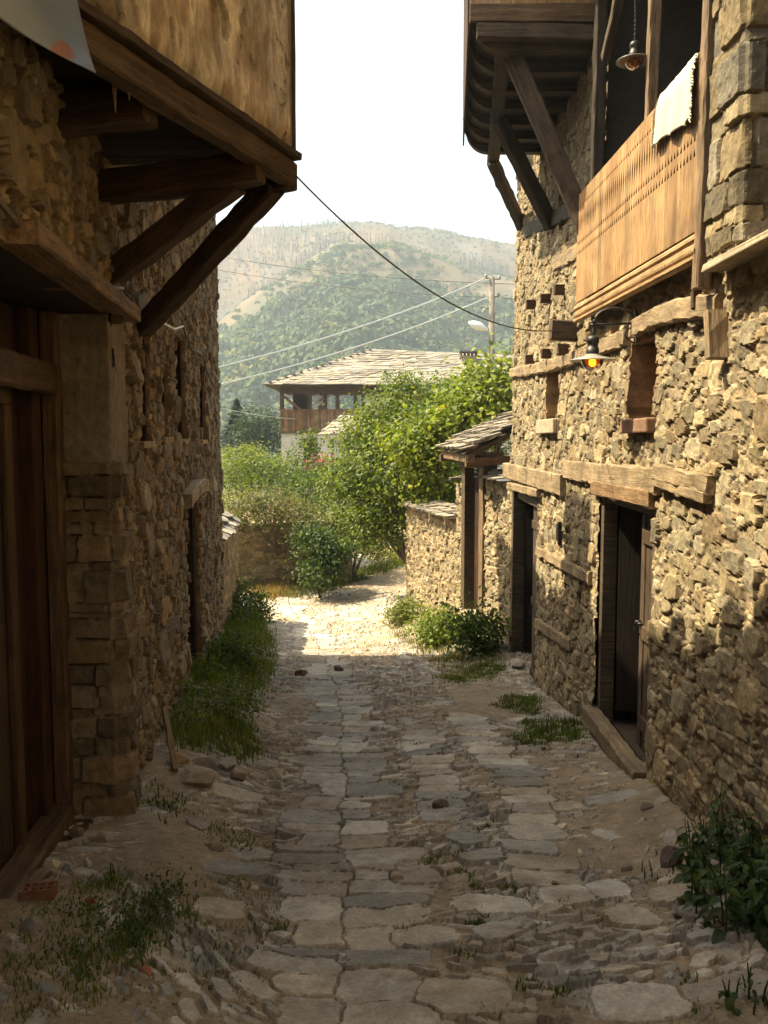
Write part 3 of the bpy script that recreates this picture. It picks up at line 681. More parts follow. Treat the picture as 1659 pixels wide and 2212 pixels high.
# wall behind and beside the camera, same house, continued towards the camera
b = MB(); b.prism([(XF(2.2)-.02, 2.2, -2.6), (XF(2.2)-.02, 2.2, 3.0), (XF(-5), -5, 3.2), (XF(-5), -5, -1.4)], (-.3, 0, 0), (.3, .22, .13)); b.build('near_wall', m_wall, lh)
# quoin pier beside the near door
rg = random.Random(9); mb = MB(); z = -2.36
while z < -0.20:
    h = rg.choice([.07, .10, .13, .16, .19]); g = rg.choice([(.20, .16, .12), (.24, .19, .14), (.26, .21, .155), (.19, .155, .13)])
    if z+h > -.15: h = -.15-z
    s = rg.random(); j = lambda: rg.uniform(-.018, .018)
    if s < .45: mb.box((-1.86, 4.97+j(), z), (-1.525+j(), 5.3+rg.uniform(0, .25), z+h-.012), g, .012)
    else:
        m = -1.86+rg.uniform(.1, .2); mb.box((-1.86, 4.98+j(), z), (m, 5.2, z+h-.012), g, .01); mb.box((m+.012, 4.97+j(), z), (-1.525+j(), 5.25+rg.uniform(0, .3), z+h-.015), g, .012)
    z += h
mb = MB(); mb.box((-3.2, 4.88, -2.6), (-2.06, 5.03, .9), (.14, .10, .06)); mb.box((-2.6, 5.04, -2.6), (-1.60, 5.28, .66), (.14, .10, .06)); mb.build('pier_core', m_wall, lh)
Uq = np.concatenate([np.arange(-.46, .0, .0085), np.arange(0, .3, .0085)]); Vq = np.arange(-2.5, .68, .0095)
sdq = courses(-.5, .35, -2.5, -.17, .07, .18, .14, .48, 8)
def qpos(u, v, h):
    hr = h*np.where(v > -.17, .3, 1); return np.stack([np.where(u < 0, -1.545+u, -1.545+hr-.115*u), np.where(u < 0, 5.0-hr*np.clip(-u/.02+.3, 0, 1), 5.0+u), v], -1)
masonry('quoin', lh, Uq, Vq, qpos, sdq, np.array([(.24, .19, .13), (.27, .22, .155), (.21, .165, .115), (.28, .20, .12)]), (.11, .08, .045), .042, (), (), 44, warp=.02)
U = np.linspace(-2.0, -1.47, 44); V = np.linspace(-.17, .66, 70)
UU, VV = np.meshgrid(U, V, indexing='ij'); H = .012*noise(UU, VV, 6, 3, 4)+.006*noise(UU, VV, 30, 4, 2)
cr = np.clip((UU+1.57)/.03, 0, 1); XX = np.minimum(UU, -1.535+.012*noise(VV, UU*0, 5, 6, 3)); YY = 4.985-H+np.clip(UU+1.535, 0, 1)*4.5
c = np.array((.20, .165, .125))*(1+.22*noise(UU, VV, 5, 8, 4))[..., None]
link('mortar_patch', mesh_np('mortar_patch', np.stack([XX, YY, VV], -1), gridquads(44, 70), None, c, True), m_plaster, lh)
# near door: leaf, frame, head, sill, all set back in the wall
nd_ = MB(); y = 2.4; i = 0; rr = random.Random(4)
while y < 4.36:
    y1 = min(y+.19, 4.40); g = rr.uniform(.55, .85)
    nd_.prism([(XF(y)-.41, y+.003, -2.15), (XF(y1)-.41, y1-.003, -2.15), (XF(y1)-.41, y1-.003, .18), (XF(y)-.41, y+.003, .18)], (-.03, 0, 0), (g, g, g)); y = y1
ndo = nd_.build('door', m_plankr, lh, bevel=.003); ndo['label'] = 'tall brown plank door at the left edge'
f = MB()
def fp(y0, y1, z0, z1, off, d=.06, c=(1, 1, 1)): off += .10; f.prism([(XF(y0)-off, y0, z0), (XF(y1)-off, y1, z0), (XF(y1)-off, y1, z1), (XF(y0)-off, y0, z1)], (-d, 0, 0), c)
fp(4.30, 4.40, -2.15, .14, .27, .04, (.9, .8, .7)); fp(2.3, 4.40, .14, .24, .27, .04, (.9, .8, .7))
f.build('door_moulding', m_plankr, ndo, bevel=.01)
f = MB(); fp(4.385, 4.72, -2.2, .66, .33, .05, (.7, .6, .6)); fp(4.70, 4.86, -2.2, .66, .25, .1, (.9, .8, .8)); f.build('door_frame', m_plankd, lh, bevel=.008)
beam('door_post', (XF(4.9)-.31, 4.93, -2.25), (XF(4.9)-.31, 4.93, .66), .09, .09, m_beamb, lh, up=(0, 1, 0), col=(1.2, 1.0, .9))
beam('door_head', (XF(2.3)-.32, 2.3, .295), (XF(4.88)-.32, 4.88, .295), .12, .17, m_beamb, lh, col=(.8, .65, .55))
beam('door_sill', (XF(2.3)-.32, 2.3, -2.06), (XF(4.86)-.32, 4.86, -2.20), .16, .16, m_beamb, lh, col=(1.2, 1.1, 1.0))
beam('door_sill', (XF(2.3)-.19, 2.3, -2.14), (XF(4.86)-.21, 4.86, -2.28), .15, .15, m_beamb, lh, col=(1.1, 1.0, .9))
f = MB(); fp(2.2, 4.98, -2.3, .67, .62, .05, (.3, .3, .3)); f.prism([(XF(2.2)-.02, 2.2, .66), (XF(5)-.02, 5, .66), (XF(5)-.95, 5, .66), (XF(2.2)-.95, 2.2, .66)], (0, 0, .03), (.5, .4, .4)); f.build('doorway_lining', m_plankd, lh)
p0, p1 = onL(20, 512, .03), onL(266, 668, .03)
beam('lintel', (p0[0]-.03, p0[1], .705), (p1[0]-.03, p1[1], .705), .26, .085, m_beamb, lh, rough=.006, col=(1.9, 1.6, 1.3))
beam('beam_end', (-1.75, 5.15, .66), (-1.50, 5.02, .66), .09, .09, m_beamd, lh)
# ---- jettied upper floor
A_ = Vector((P(632, 350, 5.0)[0], 5.0, 0)); D_ = Vector((-.353, -1, 0)).normalized()
zj = P(632, 345, 5.0)[2]
LJ = 3.0; n, m = 330, 120
S = np.linspace(0, LJ, n); Z = np.linspace(zj-.0, 2.6, m); SS, ZZ = np.meshgrid(S, Z, indexing='ij')
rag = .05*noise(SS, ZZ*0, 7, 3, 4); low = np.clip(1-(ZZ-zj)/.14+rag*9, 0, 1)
H = .020*noise(SS, ZZ, 2.2, 12, 4)+.009*noise(SS, ZZ*.6, 14, 13, 3)-.035*low
hol = (noise(SS, ZZ, 3.0, 22, 3) > .42) & (ZZ < zj+.5); H[hol] -= .025
pit = (noise(SS*1.0, ZZ*.55, 11, 25, 3) > .50-.12*np.clip(1-(ZZ-zj)/.4, 0, 1)); H[pit] -= .014
crk = (np.abs(noise(SS*1.0, ZZ*.7, 4, 27, 4)) < .012) & (noise(SS, ZZ, 1.5, 28, 2) > 0); H[crk] -= .012
st_ = noise(SS*3, ZZ*1.0, 2.0, 14, 4); c = np.array((.78, .65, .45))[None, None]*(1+.42*st_)[..., None]*np.array([1, 1, 1])
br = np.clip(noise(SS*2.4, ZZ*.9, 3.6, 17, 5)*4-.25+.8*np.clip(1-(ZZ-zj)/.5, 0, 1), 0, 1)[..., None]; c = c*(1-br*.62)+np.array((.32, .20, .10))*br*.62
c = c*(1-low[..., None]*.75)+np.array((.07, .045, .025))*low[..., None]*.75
fs_ = np.clip(noise(SS*3.2, ZZ*.9, 9, 29, 4)*3, 0, 1)[..., None]; c = c*(1-.38*fs_)+np.array((.30, .19, .10))*.38*fs_
c[hol] *= .5; c[pit] *= .72; c[crk] *= .45
nx, ny = -D_.y, D_.x          # outward normal (towards the lane)
nx, ny = (nx, ny) if nx > 0 else (-nx, -ny)
XX = A_.x+D_.x*SS+nx*H; YY = A_.y+D_.y*SS+ny*H
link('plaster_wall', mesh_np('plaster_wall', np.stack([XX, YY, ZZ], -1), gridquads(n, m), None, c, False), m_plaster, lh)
b = MB(); b.prism([(A_.x, 5.0, zj), (-2.2, 5.25, zj), (-2.2, 5.25, 2.6), (A_.x, 5.0, 2.6)], (0, -.05, 0), (.42, .30, .16)); b.build('jetty_end_wall', m_plaster, lh)
def aj(s, off, z): return (A_.x+D_.x*s+nx*off, A_.y+D_.y*s+ny*off, z)
beam('corner_board', (A_.x-.005, 4.99, zj-.0), (A_.x-.005, 4.99, 2.6), .05, .04, m_beamb, lh, up=(0, 1, 0), rough=.002, col=(.8, .8, .85))
beam('jetty_beam', aj(-.03, -.04, zj-.065), aj(LJ, -.04, zj-.065), .11, .12, m_beamb, lh, rough=.006, bend=.0, col=(1.0, .9, .8))
beam('jetty_moulding', aj(-.012, .02, zj+.012), aj(LJ, .02, zj+.012), .07, .035, m_beamb, lh, rough=.006, col=(.7, .62, .55))
b = MB()
for i in range(16):                                # soffit boards
    y0 = 2.7+i*.15; y1 = y0+.142
    b.prism([(A_.x+.353*(y0-5)-.05, y0, zj-.0), (A_.x+.353*(y1-5)-.05, y1, zj-.0), (XF(y1)-.2, y1, zj-.0), (XF(y0)-.2, y0, zj-.0)], (0, 0, .03), (.8+.15*(i % 3),)*3)
b.build('soffit_board', M_wood('soffit', (0.014, 0.008, 0.004), (0.05, 0.03, 0.014), 0), lh)
e = P(322, 226, 3.95); beam('jetty_joist', (e[0], e[1], e[2]), (XF(4)-.2, 4.05, e[2]-.03), .15, .16, m_beamd, lh, rough=.008, col=(1.6, 1.5, 1.4))
e = P(563, 364, 4.72); beam('jetty_joist', (e[0], e[1], e[2]), (XF(4.8)-.2, 4.95, e[2]-.06), .15, .15, m_beamd, lh, rough=.008, col=(1.5, 1.3, 1.1))
beam('jetty_joist', P(627, 390, 5.06), P(270, 418, 5.85), .12, .10, m_beamd, lh, rough=.006)
q = onL(268, 652); beam('brace', (q[0]-.05, 5.16, q[2]+.02), P(508, 392, 4.80), .11, .135, m_beamb, lh, rough=.008, col=(.62, .55, .5))
q = onL(300, 700, .02); beam('brace', (q[0]+.02, q[1], q[2]-.03), P(592, 398, 5.08), .11, .135, m_beamb, lh, rough=.008, col=(.62, .55, .5))
for (x, y, l, s) in [(245, 165, .14, 0), (276, 178, .07, 1)]:
    p = P(x, y, 3.7); b = MB(); b.prism([(p[0]-.012, p[1], p[2]), (p[0]+.012, p[1], p[2]), (p[0]+.004, p[1], p[2]-l)], (0, .008, 0)); b.build('splinter', m_beamw, lh)
# roof
b = MB()
vs = []; 
for (x, y, z) in EV: vs += [(x, y, z), (x, y, z-.05), (x-3.5, y, z+1.5)]
for i in range(len(EV)-1):
    a = i*3; q = a+3; b.add([vs[a], vs[a+1], vs[a+2], vs[q], vs[q+1], vs[q+2]], [(0, 3, 5, 2), (0, 1, 4, 3), (1, 2, 5, 4)], (.1, .07, .05))
for i in range(len(EV)-1):
    e0, e1 = Vector(EV[i]), Vector(EV[i+1]); slates(b, e0+Vector((-.0, 0, .01)), e1-e0, (-3.4, 0, 1.46), max(2, int((e1-e0).length/.4)), 8, 50+i, pal=PAL_S)
b.build('roof', m_slate, lh)
b = MB(); b.box((-2.75, 8.45, 3.0), (-2.2, 9.45, 5.3), (.3, .24, .16)); b.box((-2.82, 8.38, 5.3), (-2.13, 9.52, 5.38), (.28, .25, .2)); b.build('chimney', m_wall, lh)  # unseen stack, added and sized to cast a shadow band on the right wall
# ---- cables, sheet
mb = MB(); pts = [(-5, 432), (30, 475), (70, 522), (110, 556), (150, 580), (200, 612), (240, 622), (264, 624)]
mb.tube([onL(x, y, .06) for x, y in pts], .013, 7, (4, 3.8, 3.2)); q = onL(264, 624, .06); mb.tube([q, onL(285, 648, .10), onL(302, 668, .10)], .006, 6)
tag(mb.build('cable', m_cable), 'thick grey cable sagging across the shaded wall above the near door lintel', 'cable')
mb = MB(); q = [onL(334, 690, .14), onL(352, 698, .13), onL(376, 711, .10), onL(395, 705, .07)]; mb.tube(q, .009, 7)
o = tag(mb.build('conduit', m_pale), 'short pale bent pipe on the left wall above the slit windows', 'pipe')
mb = MB(); pts = [(395, 706), (404, 730), (414, 755), (432, 764), (441, 778), (446, 800), (456, 822), (462, 836)]
mb.tube([onL(x, y, .05) for x, y in pts], .010, 5)
tag(mb.build('cable', m_cable), 'thin dark wire running down the left wall from the pale pipe towards its far corner', 'cable')
ol = [(-80, -20), (0, 12), (40, 32), (79, 61), (119, 87), (158, 117), (206, 158), (186, 91), (166, 36), (154, 0), (140, -60)]
# metal sheet as a bent surface
n, m = 26, 26; vs = []; cs = []
for i in range(n):
    s = i/(n-1)                       # along from tip to far left
    lowp = Vector(P(206-300*s, 158-190*s+28*math.sin(s*math.pi)*(.6), 3.1-.3*s)); upp = Vector(P(206-60*s**.8-0, 158-260*s, 3.15-.0*s))
    for j in range(m):
        t = j/(m-1); p = lowp.lerp(upp, t); p.y -= .05*math.sin(t*math.pi)*s; p.z += .01*math.sin(t*5)*s
        vs.append(tuple(p)); x = .285-s; rust = (math.hypot((s-.27)/.085, (t-.16)/.26) < 1) ; cs.append((1.5, .62, .32) if rust else (1, 1, 1))
me = mesh_np('metal_sheet', vs, gridquads(n, m), None, cs, True); o = link('metal_sheet', me, m_zinc)
tag(o, 'bent grey metal sheet with a rusty patch hanging at the top left corner', 'metal sheet'); sd = o.modifiers.new('t', 'SOLIDIFY'); sd.thickness = .004

# ---- low courtyard wall with slate cap beyond the left house
lw = thing('courtyard_wall', 'low rendered wall with sloping slate cap just past the far corner of the left house', 'wall', (-2.7, 15, -3.5))
U = np.arange(13.6, 16.9, .03); V = np.arange(-3.9, -1.62, .02)
xl = lambda Y: -2.56-.085*(Y-13.6)
sd = pack(13.5, 17, -4, -1.5, clsL[1:], 61)
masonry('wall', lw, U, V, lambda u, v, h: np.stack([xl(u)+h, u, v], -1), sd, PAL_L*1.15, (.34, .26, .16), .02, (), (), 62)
b = MB(); b.box((-3.3, 13.62, -4), (-2.95, 16.86, -1.64), (.3, .24, .16)); b.box((-3.2, 16.6, -4), (-2.87, 16.88, -1.62), (.3, .24, .16)); b.build('wall_core', m_wall, lw)
b = MB(); slates(b, (-2.52, 13.62, -1.72), (-.30, 3.3, 0), (-.55, 0, .36), 8, 3, 63, pal=PAL_S, th=.035); b.build('coping', m_slate, lw)

# ================================================================= LANE
def th_field(u, v, rg): return rg.normal(0.25*math.sin(u*2+v*.7), .25)
cl = lambda Y: np.interp(Y, [0, 2.5, 4.5, 7, 9.6, 13, 16, 19], [-.10, -.12, -.21, -.34, -.49, -.88, -1.4, -2.1])
seeds = []; rg = np.random.default_rng(77)
y = 2.2
wbl = lambda y: .022*math.sin(3.1*y+.4)+.014*math.sin(7.3*y)
def rowslabs(cf, side, w0, w1, l0, l1, ya, yb, gap=0, seedsout=seeds):
    y = ya
    while y < yb:
        l = rg.uniform(l0, l1); w_ = rg.uniform(w0, w1); yc = y+l/2; c = float(cf(yc))+wbl(yc)
        seedsout.append((c+side*(w_/2+.004), yc, w_/2, l/2, rg.normal(-.07, .12), rg.uniform(4, 8))); y += l+gap
rowslabs(cl, -1, .17, .44, .09, .34, 2.2, 19.5); rowslabs(cl, 1, .17, .44, .09, .34, 2.1, 19.5)
c2 = lambda Y: np.interp(Y, [3.6, 4.6, 5.6, 6.6, 8.3], [.70, .62, .86, .74, .62])
rowslabs(c2, 1, .26, .42, .14, .26, 4.3, 8.6)
c3 = lambda Y: np.interp(Y, [3, 5, 8], [.30, .27, .17]); rowslabs(c3, 1, .24, .38, .14, .26, 5.4, 8.2)
for _ in range(75):                                                  # scattered larger flags in the foreground
    u = rg.uniform(-1.1, 1.7); v = rg.uniform(2.4, 5.8)
    if u < -.5 and rg.random() < .6: continue
    seeds.append((u, v, rg.uniform(.10, .21), rg.uniform(.07, .12), rg.normal(.1, .25), 4))
# drop overlaps
ok = []
for s in seeds:
    if all((abs(s[0]-q[0]) > (s[2]+q[2])*.72) or (abs(s[1]-q[1]) > (s[3]+q[3])*.72) for q in ok): ok.append(s)
big_n = len(ok)
def pack_more(ok, u0, u1, v0, v1, classes, seed):
    rg = np.random.default_rng(seed); res = .02; nu = int((u1-u0)/res)+2; nv = int((v1-v0)/res)+2; occ = np.zeros((nu, nv), bool); out = list(ok)
    def region(u, v, a, b, th):
        w_ = int(max(a, b)/res)+2; iu = int((u-u0)/res); iv = int((v-v0)/res)
        i0, i1 = max(0, iu-w_), min(nu, iu+w_+1); j0, j1 = max(0, iv-w_), min(nv, iv+w_+1)
        gu = (np.arange(i0, i1)*res+u0-u)[:, None]; gv = (np.arange(j0, j1)*res+v0-v)[None, :]; c, s = math.cos(th), math.sin(th)
        return i0, i1, j0, j1, (np.abs((gu*c+gv*s)/a)**4+np.abs((-gu*s+gv*c)/b)**4) < 1.0
    for (u, v, a, b, th, p) in ok:
        i0, i1, j0, j1, m = region(u, v, a, b, th)
        if i1 > i0 and j1 > j0: occ[i0:i1, j0:j1] |= m
    for (n, a0, a1, b0, b1) in classes:
        for _ in range(n):
            u = rg.uniform(u0, u1); v = rg.uniform(v0, v1); iu = int((u-u0)/res); iv = int((v-v0)/res)
            if occ[iu, iv]: continue
            a = rg.uniform(a0, a1); b = rg.uniform(b0, b1)
            f = noise(np.array([u]), np.array([v]), .55, 33, 2)[0]
            th = rg.normal(f*1.6+(.45 if u > .4 and v < 5 else 0)+(-.15 if u < -.5 else 0), .22)
            i0, i1, j0, j1, m = region(u, v, a, b, th)
            if occ[i0:i1, j0:j1][m].mean() > .12: continue
            occ[i0:i1, j0:j1] |= m; out.append((u, v, a, b, th, rg.uniform(2.6, 4.5)))
    return out
seeds = pack_more(ok, -3.3, 2.4, 2.1, 21, [(260, .09, .16, .04, .075), (5000, .05, .11, .016, .036), (22000, .03, .075, .010, .022), (16000, .014, .03, .010, .02)], 5)
U = np.concatenate([np.arange(-3.4, -1.9, .016), np.arange(-1.9, 1.9, .0088), np.arange(1.9, 2.6, .03)]); V = [2.1]
while V[-1] < 26: V.append(V[-1]+max(.008, .0026*V[-1]))
V = np.array(V)
UU, VV = np.meshgrid(U, V, indexing='ij'); F1, F2, ID, LU, LV = raster(U, V, seeds, .022*noise(UU, VV, 5, 201, 2)+.010*noise(UU, VV, 22, 202, 2), .026*noise(UU, VV, 5, 203, 2)+.010*noise(UU, VV, 22, 204, 2))
n = len(seeds)+1; isbig = np.zeros(n, bool); isbig[:big_n] = True
wob = noise(UU, VV, 13, 91, 3)
e = np.minimum((F2-F1)*np.where(isbig[ID], 4.0, 2.0)+wob*.12-.03, (1.12-F1)*4+wob*.25); e = np.clip(e/.34, 0, 1); e = e*e*(3-2*e)
hs = np.where(isbig, rg.uniform(.024, .036, n), rg.uniform(.006, .036, n)); tu = rg.normal(0, 1, n)*np.where(isbig, .004, .006); tv = rg.normal(0, 1, n)*np.where(isbig, .004, .007)
Hs = e*(hs[ID]+tu[ID]*LU+tv[ID]*LV)+.004*e*noise(UU, VV, 17, 92, 3)+.004*e*noise(UU*1, VV*5, 6, 93, 3)
xr = np.interp(V, [0, 4, 8, 13, 17, 20], [1.1, .95, .75, .55, .1, 0.0])[None, :]; xl_ = np.interp(V, [0, 3, 5, 7, 12, 17, 20], [-.5, -.62, -.85, -1.0, -1.35, -2.1, -2.8])[None, :]
cen = cl(V)[None, :]
dm = .002+noise(UU, VV, 1.1, 94, 4)*.028+noise(UU, VV, 6, 95, 3)*.009+.005*_sm((UU-xr)/.4)+.013*_sm((xl_-UU)/.4)
dm += .022*np.exp(-(((UU-1.25)/.38)**2+((VV-5.0)/.55)**2))+.030*np.exp(-(((UU-1.1)/.3)**2+((VV-9.5)/1.5)**2))+.03*np.exp(-(((UU+1.15)/.35)**2+((VV-4.7)/.7)**2))
Hd = dm+.004
pebb = noise(UU, VV, 45, 96, 2); Hd = Hd+.004*np.clip(pebb, 0, 1)+.0015*noise(UU, VV, 80, 98, 1)
stone = _sm((Hs-Hd)/.006+.3)
H = np.maximum(Hs, Hd)
cs = PAL_G[rg.integers(0, 5, n)]*rg.uniform(.78, 1.18, (n, 1))
dirt = np.array((.255, .20, .135))[None, None]*(1+.2*noise(UU, VV, 2, 97, 4)+.12*np.clip(pebb, -1, 1))[..., None]
dust = np.clip(noise(UU, VV, 3.2, 99, 4)*1.4+.0, 0, .5)[..., None]
C = (cs[ID]*(1-dust)+dirt*dust)*stone[..., None]+dirt*(1-stone[..., None])
C = C*(1+.30*_sm((VV-12.5)/3))[..., None]*(1+0*C); zz = zg(UU, VV)+H-.01  # sunlight put into the colour: far lane painted paler
edge = np.minimum(np.minimum((UU-U[0])/.3, (U[-1]-UU)/.3), (V[-1]-VV)/1.0); zz = zz-.10*(1-_sm(edge))
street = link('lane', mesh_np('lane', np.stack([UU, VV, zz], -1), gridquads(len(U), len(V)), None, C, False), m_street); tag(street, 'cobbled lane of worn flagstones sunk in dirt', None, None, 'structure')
# ================================================================= GROUND, HILLS
def ratio(px, py):
    d = ray(px, py); return d[2]/math.hypot(d[0], d[1])
RID = [(-1500, 560), (0, 540), (300, 520), (480, 499), (560, 493), (640, 487), (740, 483), (830, 484), (900, 490), (1000, 506), (1110, 527), (1300, 560), (3000, 640)]
SPU = [(-1500, 760), (0, 760), (400, 730), (480, 690), (560, 622), (640, 562), (720, 516), (760, 508), (850, 513), (950, 545), (1050, 580), (1110, 598), (1300, 650), (3000, 760)]
rid = lambda p: np.interp(p, [a for a, b in RID], [ratio(min(max(a, 300), 1300), b) for a, b in RID])
spu = lambda p: np.interp(p, [a for a, b in SPU], [ratio(min(max(a, 300), 1300), b) for a, b in SPU])
def hillz(th, r):
    """th: bearing from the view axis, r: range"""
    tt = np.clip(th, -1.1, 1.1); p = CXD+FPX*np.tan(tt); er, es = rid(p), spu(p)
    er = er+.0025*noise(p, p*0, .02, 3, 3); z = np.zeros_like(r)
    z1 = es*340
    K = [(70, -4.0+0*es), (110, -14+0*es), (165, -12+0*es), (250, z1*.45), (310, z1*.86), (340, z1), (372, np.minimum(z1*1.03, er*372*.93)), (450, er*450), (640, er*450-6), (900, er*300), (901, 0*es)]
    for (r0, za), (r1, zb) in zip(K[:-1], K[1:]):
        t = np.clip((r-r0)/(r1-r0), 0, 1); m = (r >= r0) & (r <= r1); t2 = t*t*(3-2*t)*.5+t*.5; z = np.where(m, za+(zb-za)*t2, z)
    X = r*np.sin(th); Y = r*np.cos(th); am = _sm((r-150)/80)*_sm((455-r)/110+.15)
    n_ = noise(X, Y, .012, 7, 5); z = z+am*(9*(.5-np.abs(n_)*2)+4*noise(X, Y, .04, 9, 3)-3)
    return z
th = np.concatenate([np.linspace(-math.pi, -.5, 50)[:-1], np.linspace(-.5, .5, 420), np.linspace(.5, math.pi, 50)[1:]])
rr_ = np.concatenate([[0.5, 2, 4], np.arange(6, 70, 1.0), [70.0]])
T, RR = np.meshgrid(th, rr_, indexing='ij'); X = RR*np.sin(T); Y = RR*np.cos(T)
Z = zg(X, Y)-.02; ins = _sm(np.minimum(np.minimum((X+3.4)/.35, (2.6-X)/.35), np.minimum((Y-1.5)/1, (25.6-Y)/1.5))); Z = Z-.22*ins
Z = np.where(RR > 55, Z+(hillz(T, np.full_like(RR, 70.0))-Z)*_sm((RR-55)/15), Z)
c = np.array((.22, .17, .09))[None, None]*(1+.3*noise(X, Y, .8, 4, 4))[..., None]; g = np.clip(noise(X, Y, .3, 6, 3)*2+.3*_sm((RR-24)/6), 0, 1)[..., None]; c = c*(1-g)+np.array((.10, .12, .035))*g
o = link('ground', mesh_np('ground', np.stack([X, Y, Z], -1), gridquads(len(th), len(rr_)), None, c, True), m_rock); tag(o, kind='structure')
r2 = np.concatenate([np.arange(70, 600, 2.6), np.geomspace(600, 900, 20)])
T, RR = np.meshgrid(th, r2, indexing='ij'); X = RR*np.sin(T); Y = RR*np.cos(T); Z = hillz(T, RR)
p = CXD+FPX*np.tan(np.clip(T, -1.1, 1.1)); hf = Z/np.maximum(spu(p)*340, 10)
dry = np.array((.165, .118, .062)); gray = np.array((.095, .09, .06)); grn = np.array((.075, .095, .035))
k1 = np.clip(noise(X, Y, .03, 8, 4)*1.8+.5, 0, 1)[..., None]; k2 = np.clip((.60-hf)*3+noise(X, Y, .05, 11, 3)*1.2, 0, 1)[..., None]
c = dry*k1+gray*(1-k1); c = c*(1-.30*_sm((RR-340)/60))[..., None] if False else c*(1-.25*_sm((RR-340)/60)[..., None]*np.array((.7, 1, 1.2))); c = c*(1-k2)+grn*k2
rock = np.clip(noise(X, Y, .12, 15, 4)*3-.5, 0, 1)[..., None]; c = c*(1-rock*.6)+np.array((.13, .12, .10))*rock*.6
m_hill = M_stone('hillside', lo=.8, hi=1.2, sc=.25, b1=.5, d1=2.0)
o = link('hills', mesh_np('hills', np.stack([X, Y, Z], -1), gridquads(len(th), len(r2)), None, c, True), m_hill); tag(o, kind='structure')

# ---- leaves
def ico(sub):
    import bmesh
    bm = bmesh.new(); bmesh.ops.create_icosphere(bm, subdivisions=sub, radius=1.0)
    v = np.array([x.co[:] for x in bm.verts]); f = np.array([[q.index for q in x.verts] for x in bm.faces]); bm.free(); return v, f
rg = np.random.default_rng(123)
# woodland on the hillside: crowns as clouds of leafy tufts
N = 11000; tt = rg.uniform(-.36, .36, N); r = np.sqrt(rg.uniform(165**2, 445**2, N)); p = CXD+FPX*np.tan(tt)
z = hillz(tt, r); x_, y_ = r*np.sin(tt), r*np.cos(tt); rat = z/r; es = spu(p); lev = rat/es
den = np.where(r < 335, np.clip((.90-lev)*2.6+1.9*noise(x_, y_, .02, 21, 4)+.22-.0004*np.clip(p-750, 0, 400), 0, 1), np.clip(.45+.9*noise(x_, y_, .03, 14, 3)+.8*np.clip((p-930)/150, 0, 1)*(noise(x_, y_, .02, 4, 2) > .0), 0, 1))
keep = rg.uniform(0, 1, N) < den; tt, r, x_, y_, z, p, lev = [q[keep] for q in (tt, r, x_, y_, z, p, lev)]
n = len(x_); rad = rg.uniform(2.0, 4.8, n)*np.where(r > 335, .5, 1)*np.where(lev > .75, .38, 1); T_ = 80
d = rg.normal(0, 1, (n, T_, 3)); d /= np.linalg.norm(d, axis=2, keepdims=True); d[..., 2] = np.abs(d[..., 2])*1.0-.25
cen = np.stack([x_, y_, z+rad*.6], -1)[:, None]+d*rad[:, None, None]*np.array([1, 1, .85])*rg.uniform(.65, 1.08, (n, T_, 1))
a = rg.normal(0, 1, (n, T_, 3)); a /= np.linalg.norm(a, axis=2, keepdims=True); nn = d+a*.5; nn /= np.linalg.norm(nn, axis=2, keepdims=True)
e1 = np.cross(nn, a); e1 /= np.maximum(np.linalg.norm(e1, axis=2, keepdims=True), 1e-6); e2 = np.cross(nn, e1)
s = (rad[:, None, None]*rg.uniform(.10, .22, (n, T_, 1)))
co = np.stack([cen+e1*s, cen+e2*s*.8, cen-e1*s, cen-e2*s*.8], 2).reshape(-1, 3)
base = np.array([(.17, .20, .045), (.13, .17, .04), (.21, .21, .05), (.10, .135, .045)])[rg.integers(0, 4, n)]
yel = np.clip(noise(x_, y_, .01, 25, 2)*2+.3-(p-700)*.0012, 0, 1)[:, None]; mixv = rg.uniform(0, 1, (n, 1))**1.3; base = (base*(.5+.9*yel))*mixv*1.25+np.array((.045, .075, .035))*(1-mixv)
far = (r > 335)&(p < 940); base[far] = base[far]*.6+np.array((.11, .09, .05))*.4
col = np.repeat(base, T_*4, 0)*np.repeat(rg.uniform(.8, 1.2, (n*T_, 1)), 4, 0)
q = np.arange(n*T_*4).reshape(-1, 4)
m_wood_ = M_leaf('woodland leaves', .2, .9)
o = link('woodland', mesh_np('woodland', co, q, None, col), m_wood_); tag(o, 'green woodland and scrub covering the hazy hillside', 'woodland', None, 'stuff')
# bare burnt trunks
N = 5200; tt = rg.uniform(-.3, .3, N); r = rg.uniform(345, 452, N); x_, y_, z = r*np.sin(tt), r*np.cos(tt), hillz(tt, r); k = noise(x_, y_, .012, 45, 3) > -.3; x_, y_, z = x_[k], y_[k], z[k]; n = len(x_)
h = rg.uniform(2, 6, n); w_ = rg.uniform(.06, .15, n); le = rg.normal(0, .4, (n, 2)); vs = []
for sx, sy in ((-1, -1), (1, -1), (0, 1)): vs.append(np.stack([x_+sx*w_, y_+sy*w_, z-1], -1))
for sx, sy in ((-1, -1), (1, -1), (0, 1)): vs.append(np.stack([x_+sx*w_*.4+le[:, 0], y_+sy*w_*.4+le[:, 1], z+h], -1))
co = np.stack(vs, 1).reshape(-1, 3); b0 = (np.arange(n)*6)[:, None]
q = np.concatenate([b0+np.array([0, 1, 4, 3]), b0+np.array([1, 2, 5, 4]), b0+np.array([2, 0, 3, 5])])
o = link('bare_trees', mesh_np('bare_trees', co, q, None, np.tile((.13, .10, .08), (len(co), 1))), m_rock); tag(o, 'thin bare grey trunks standing along the dry hilltop', 'dead trees', None, 'stuff')

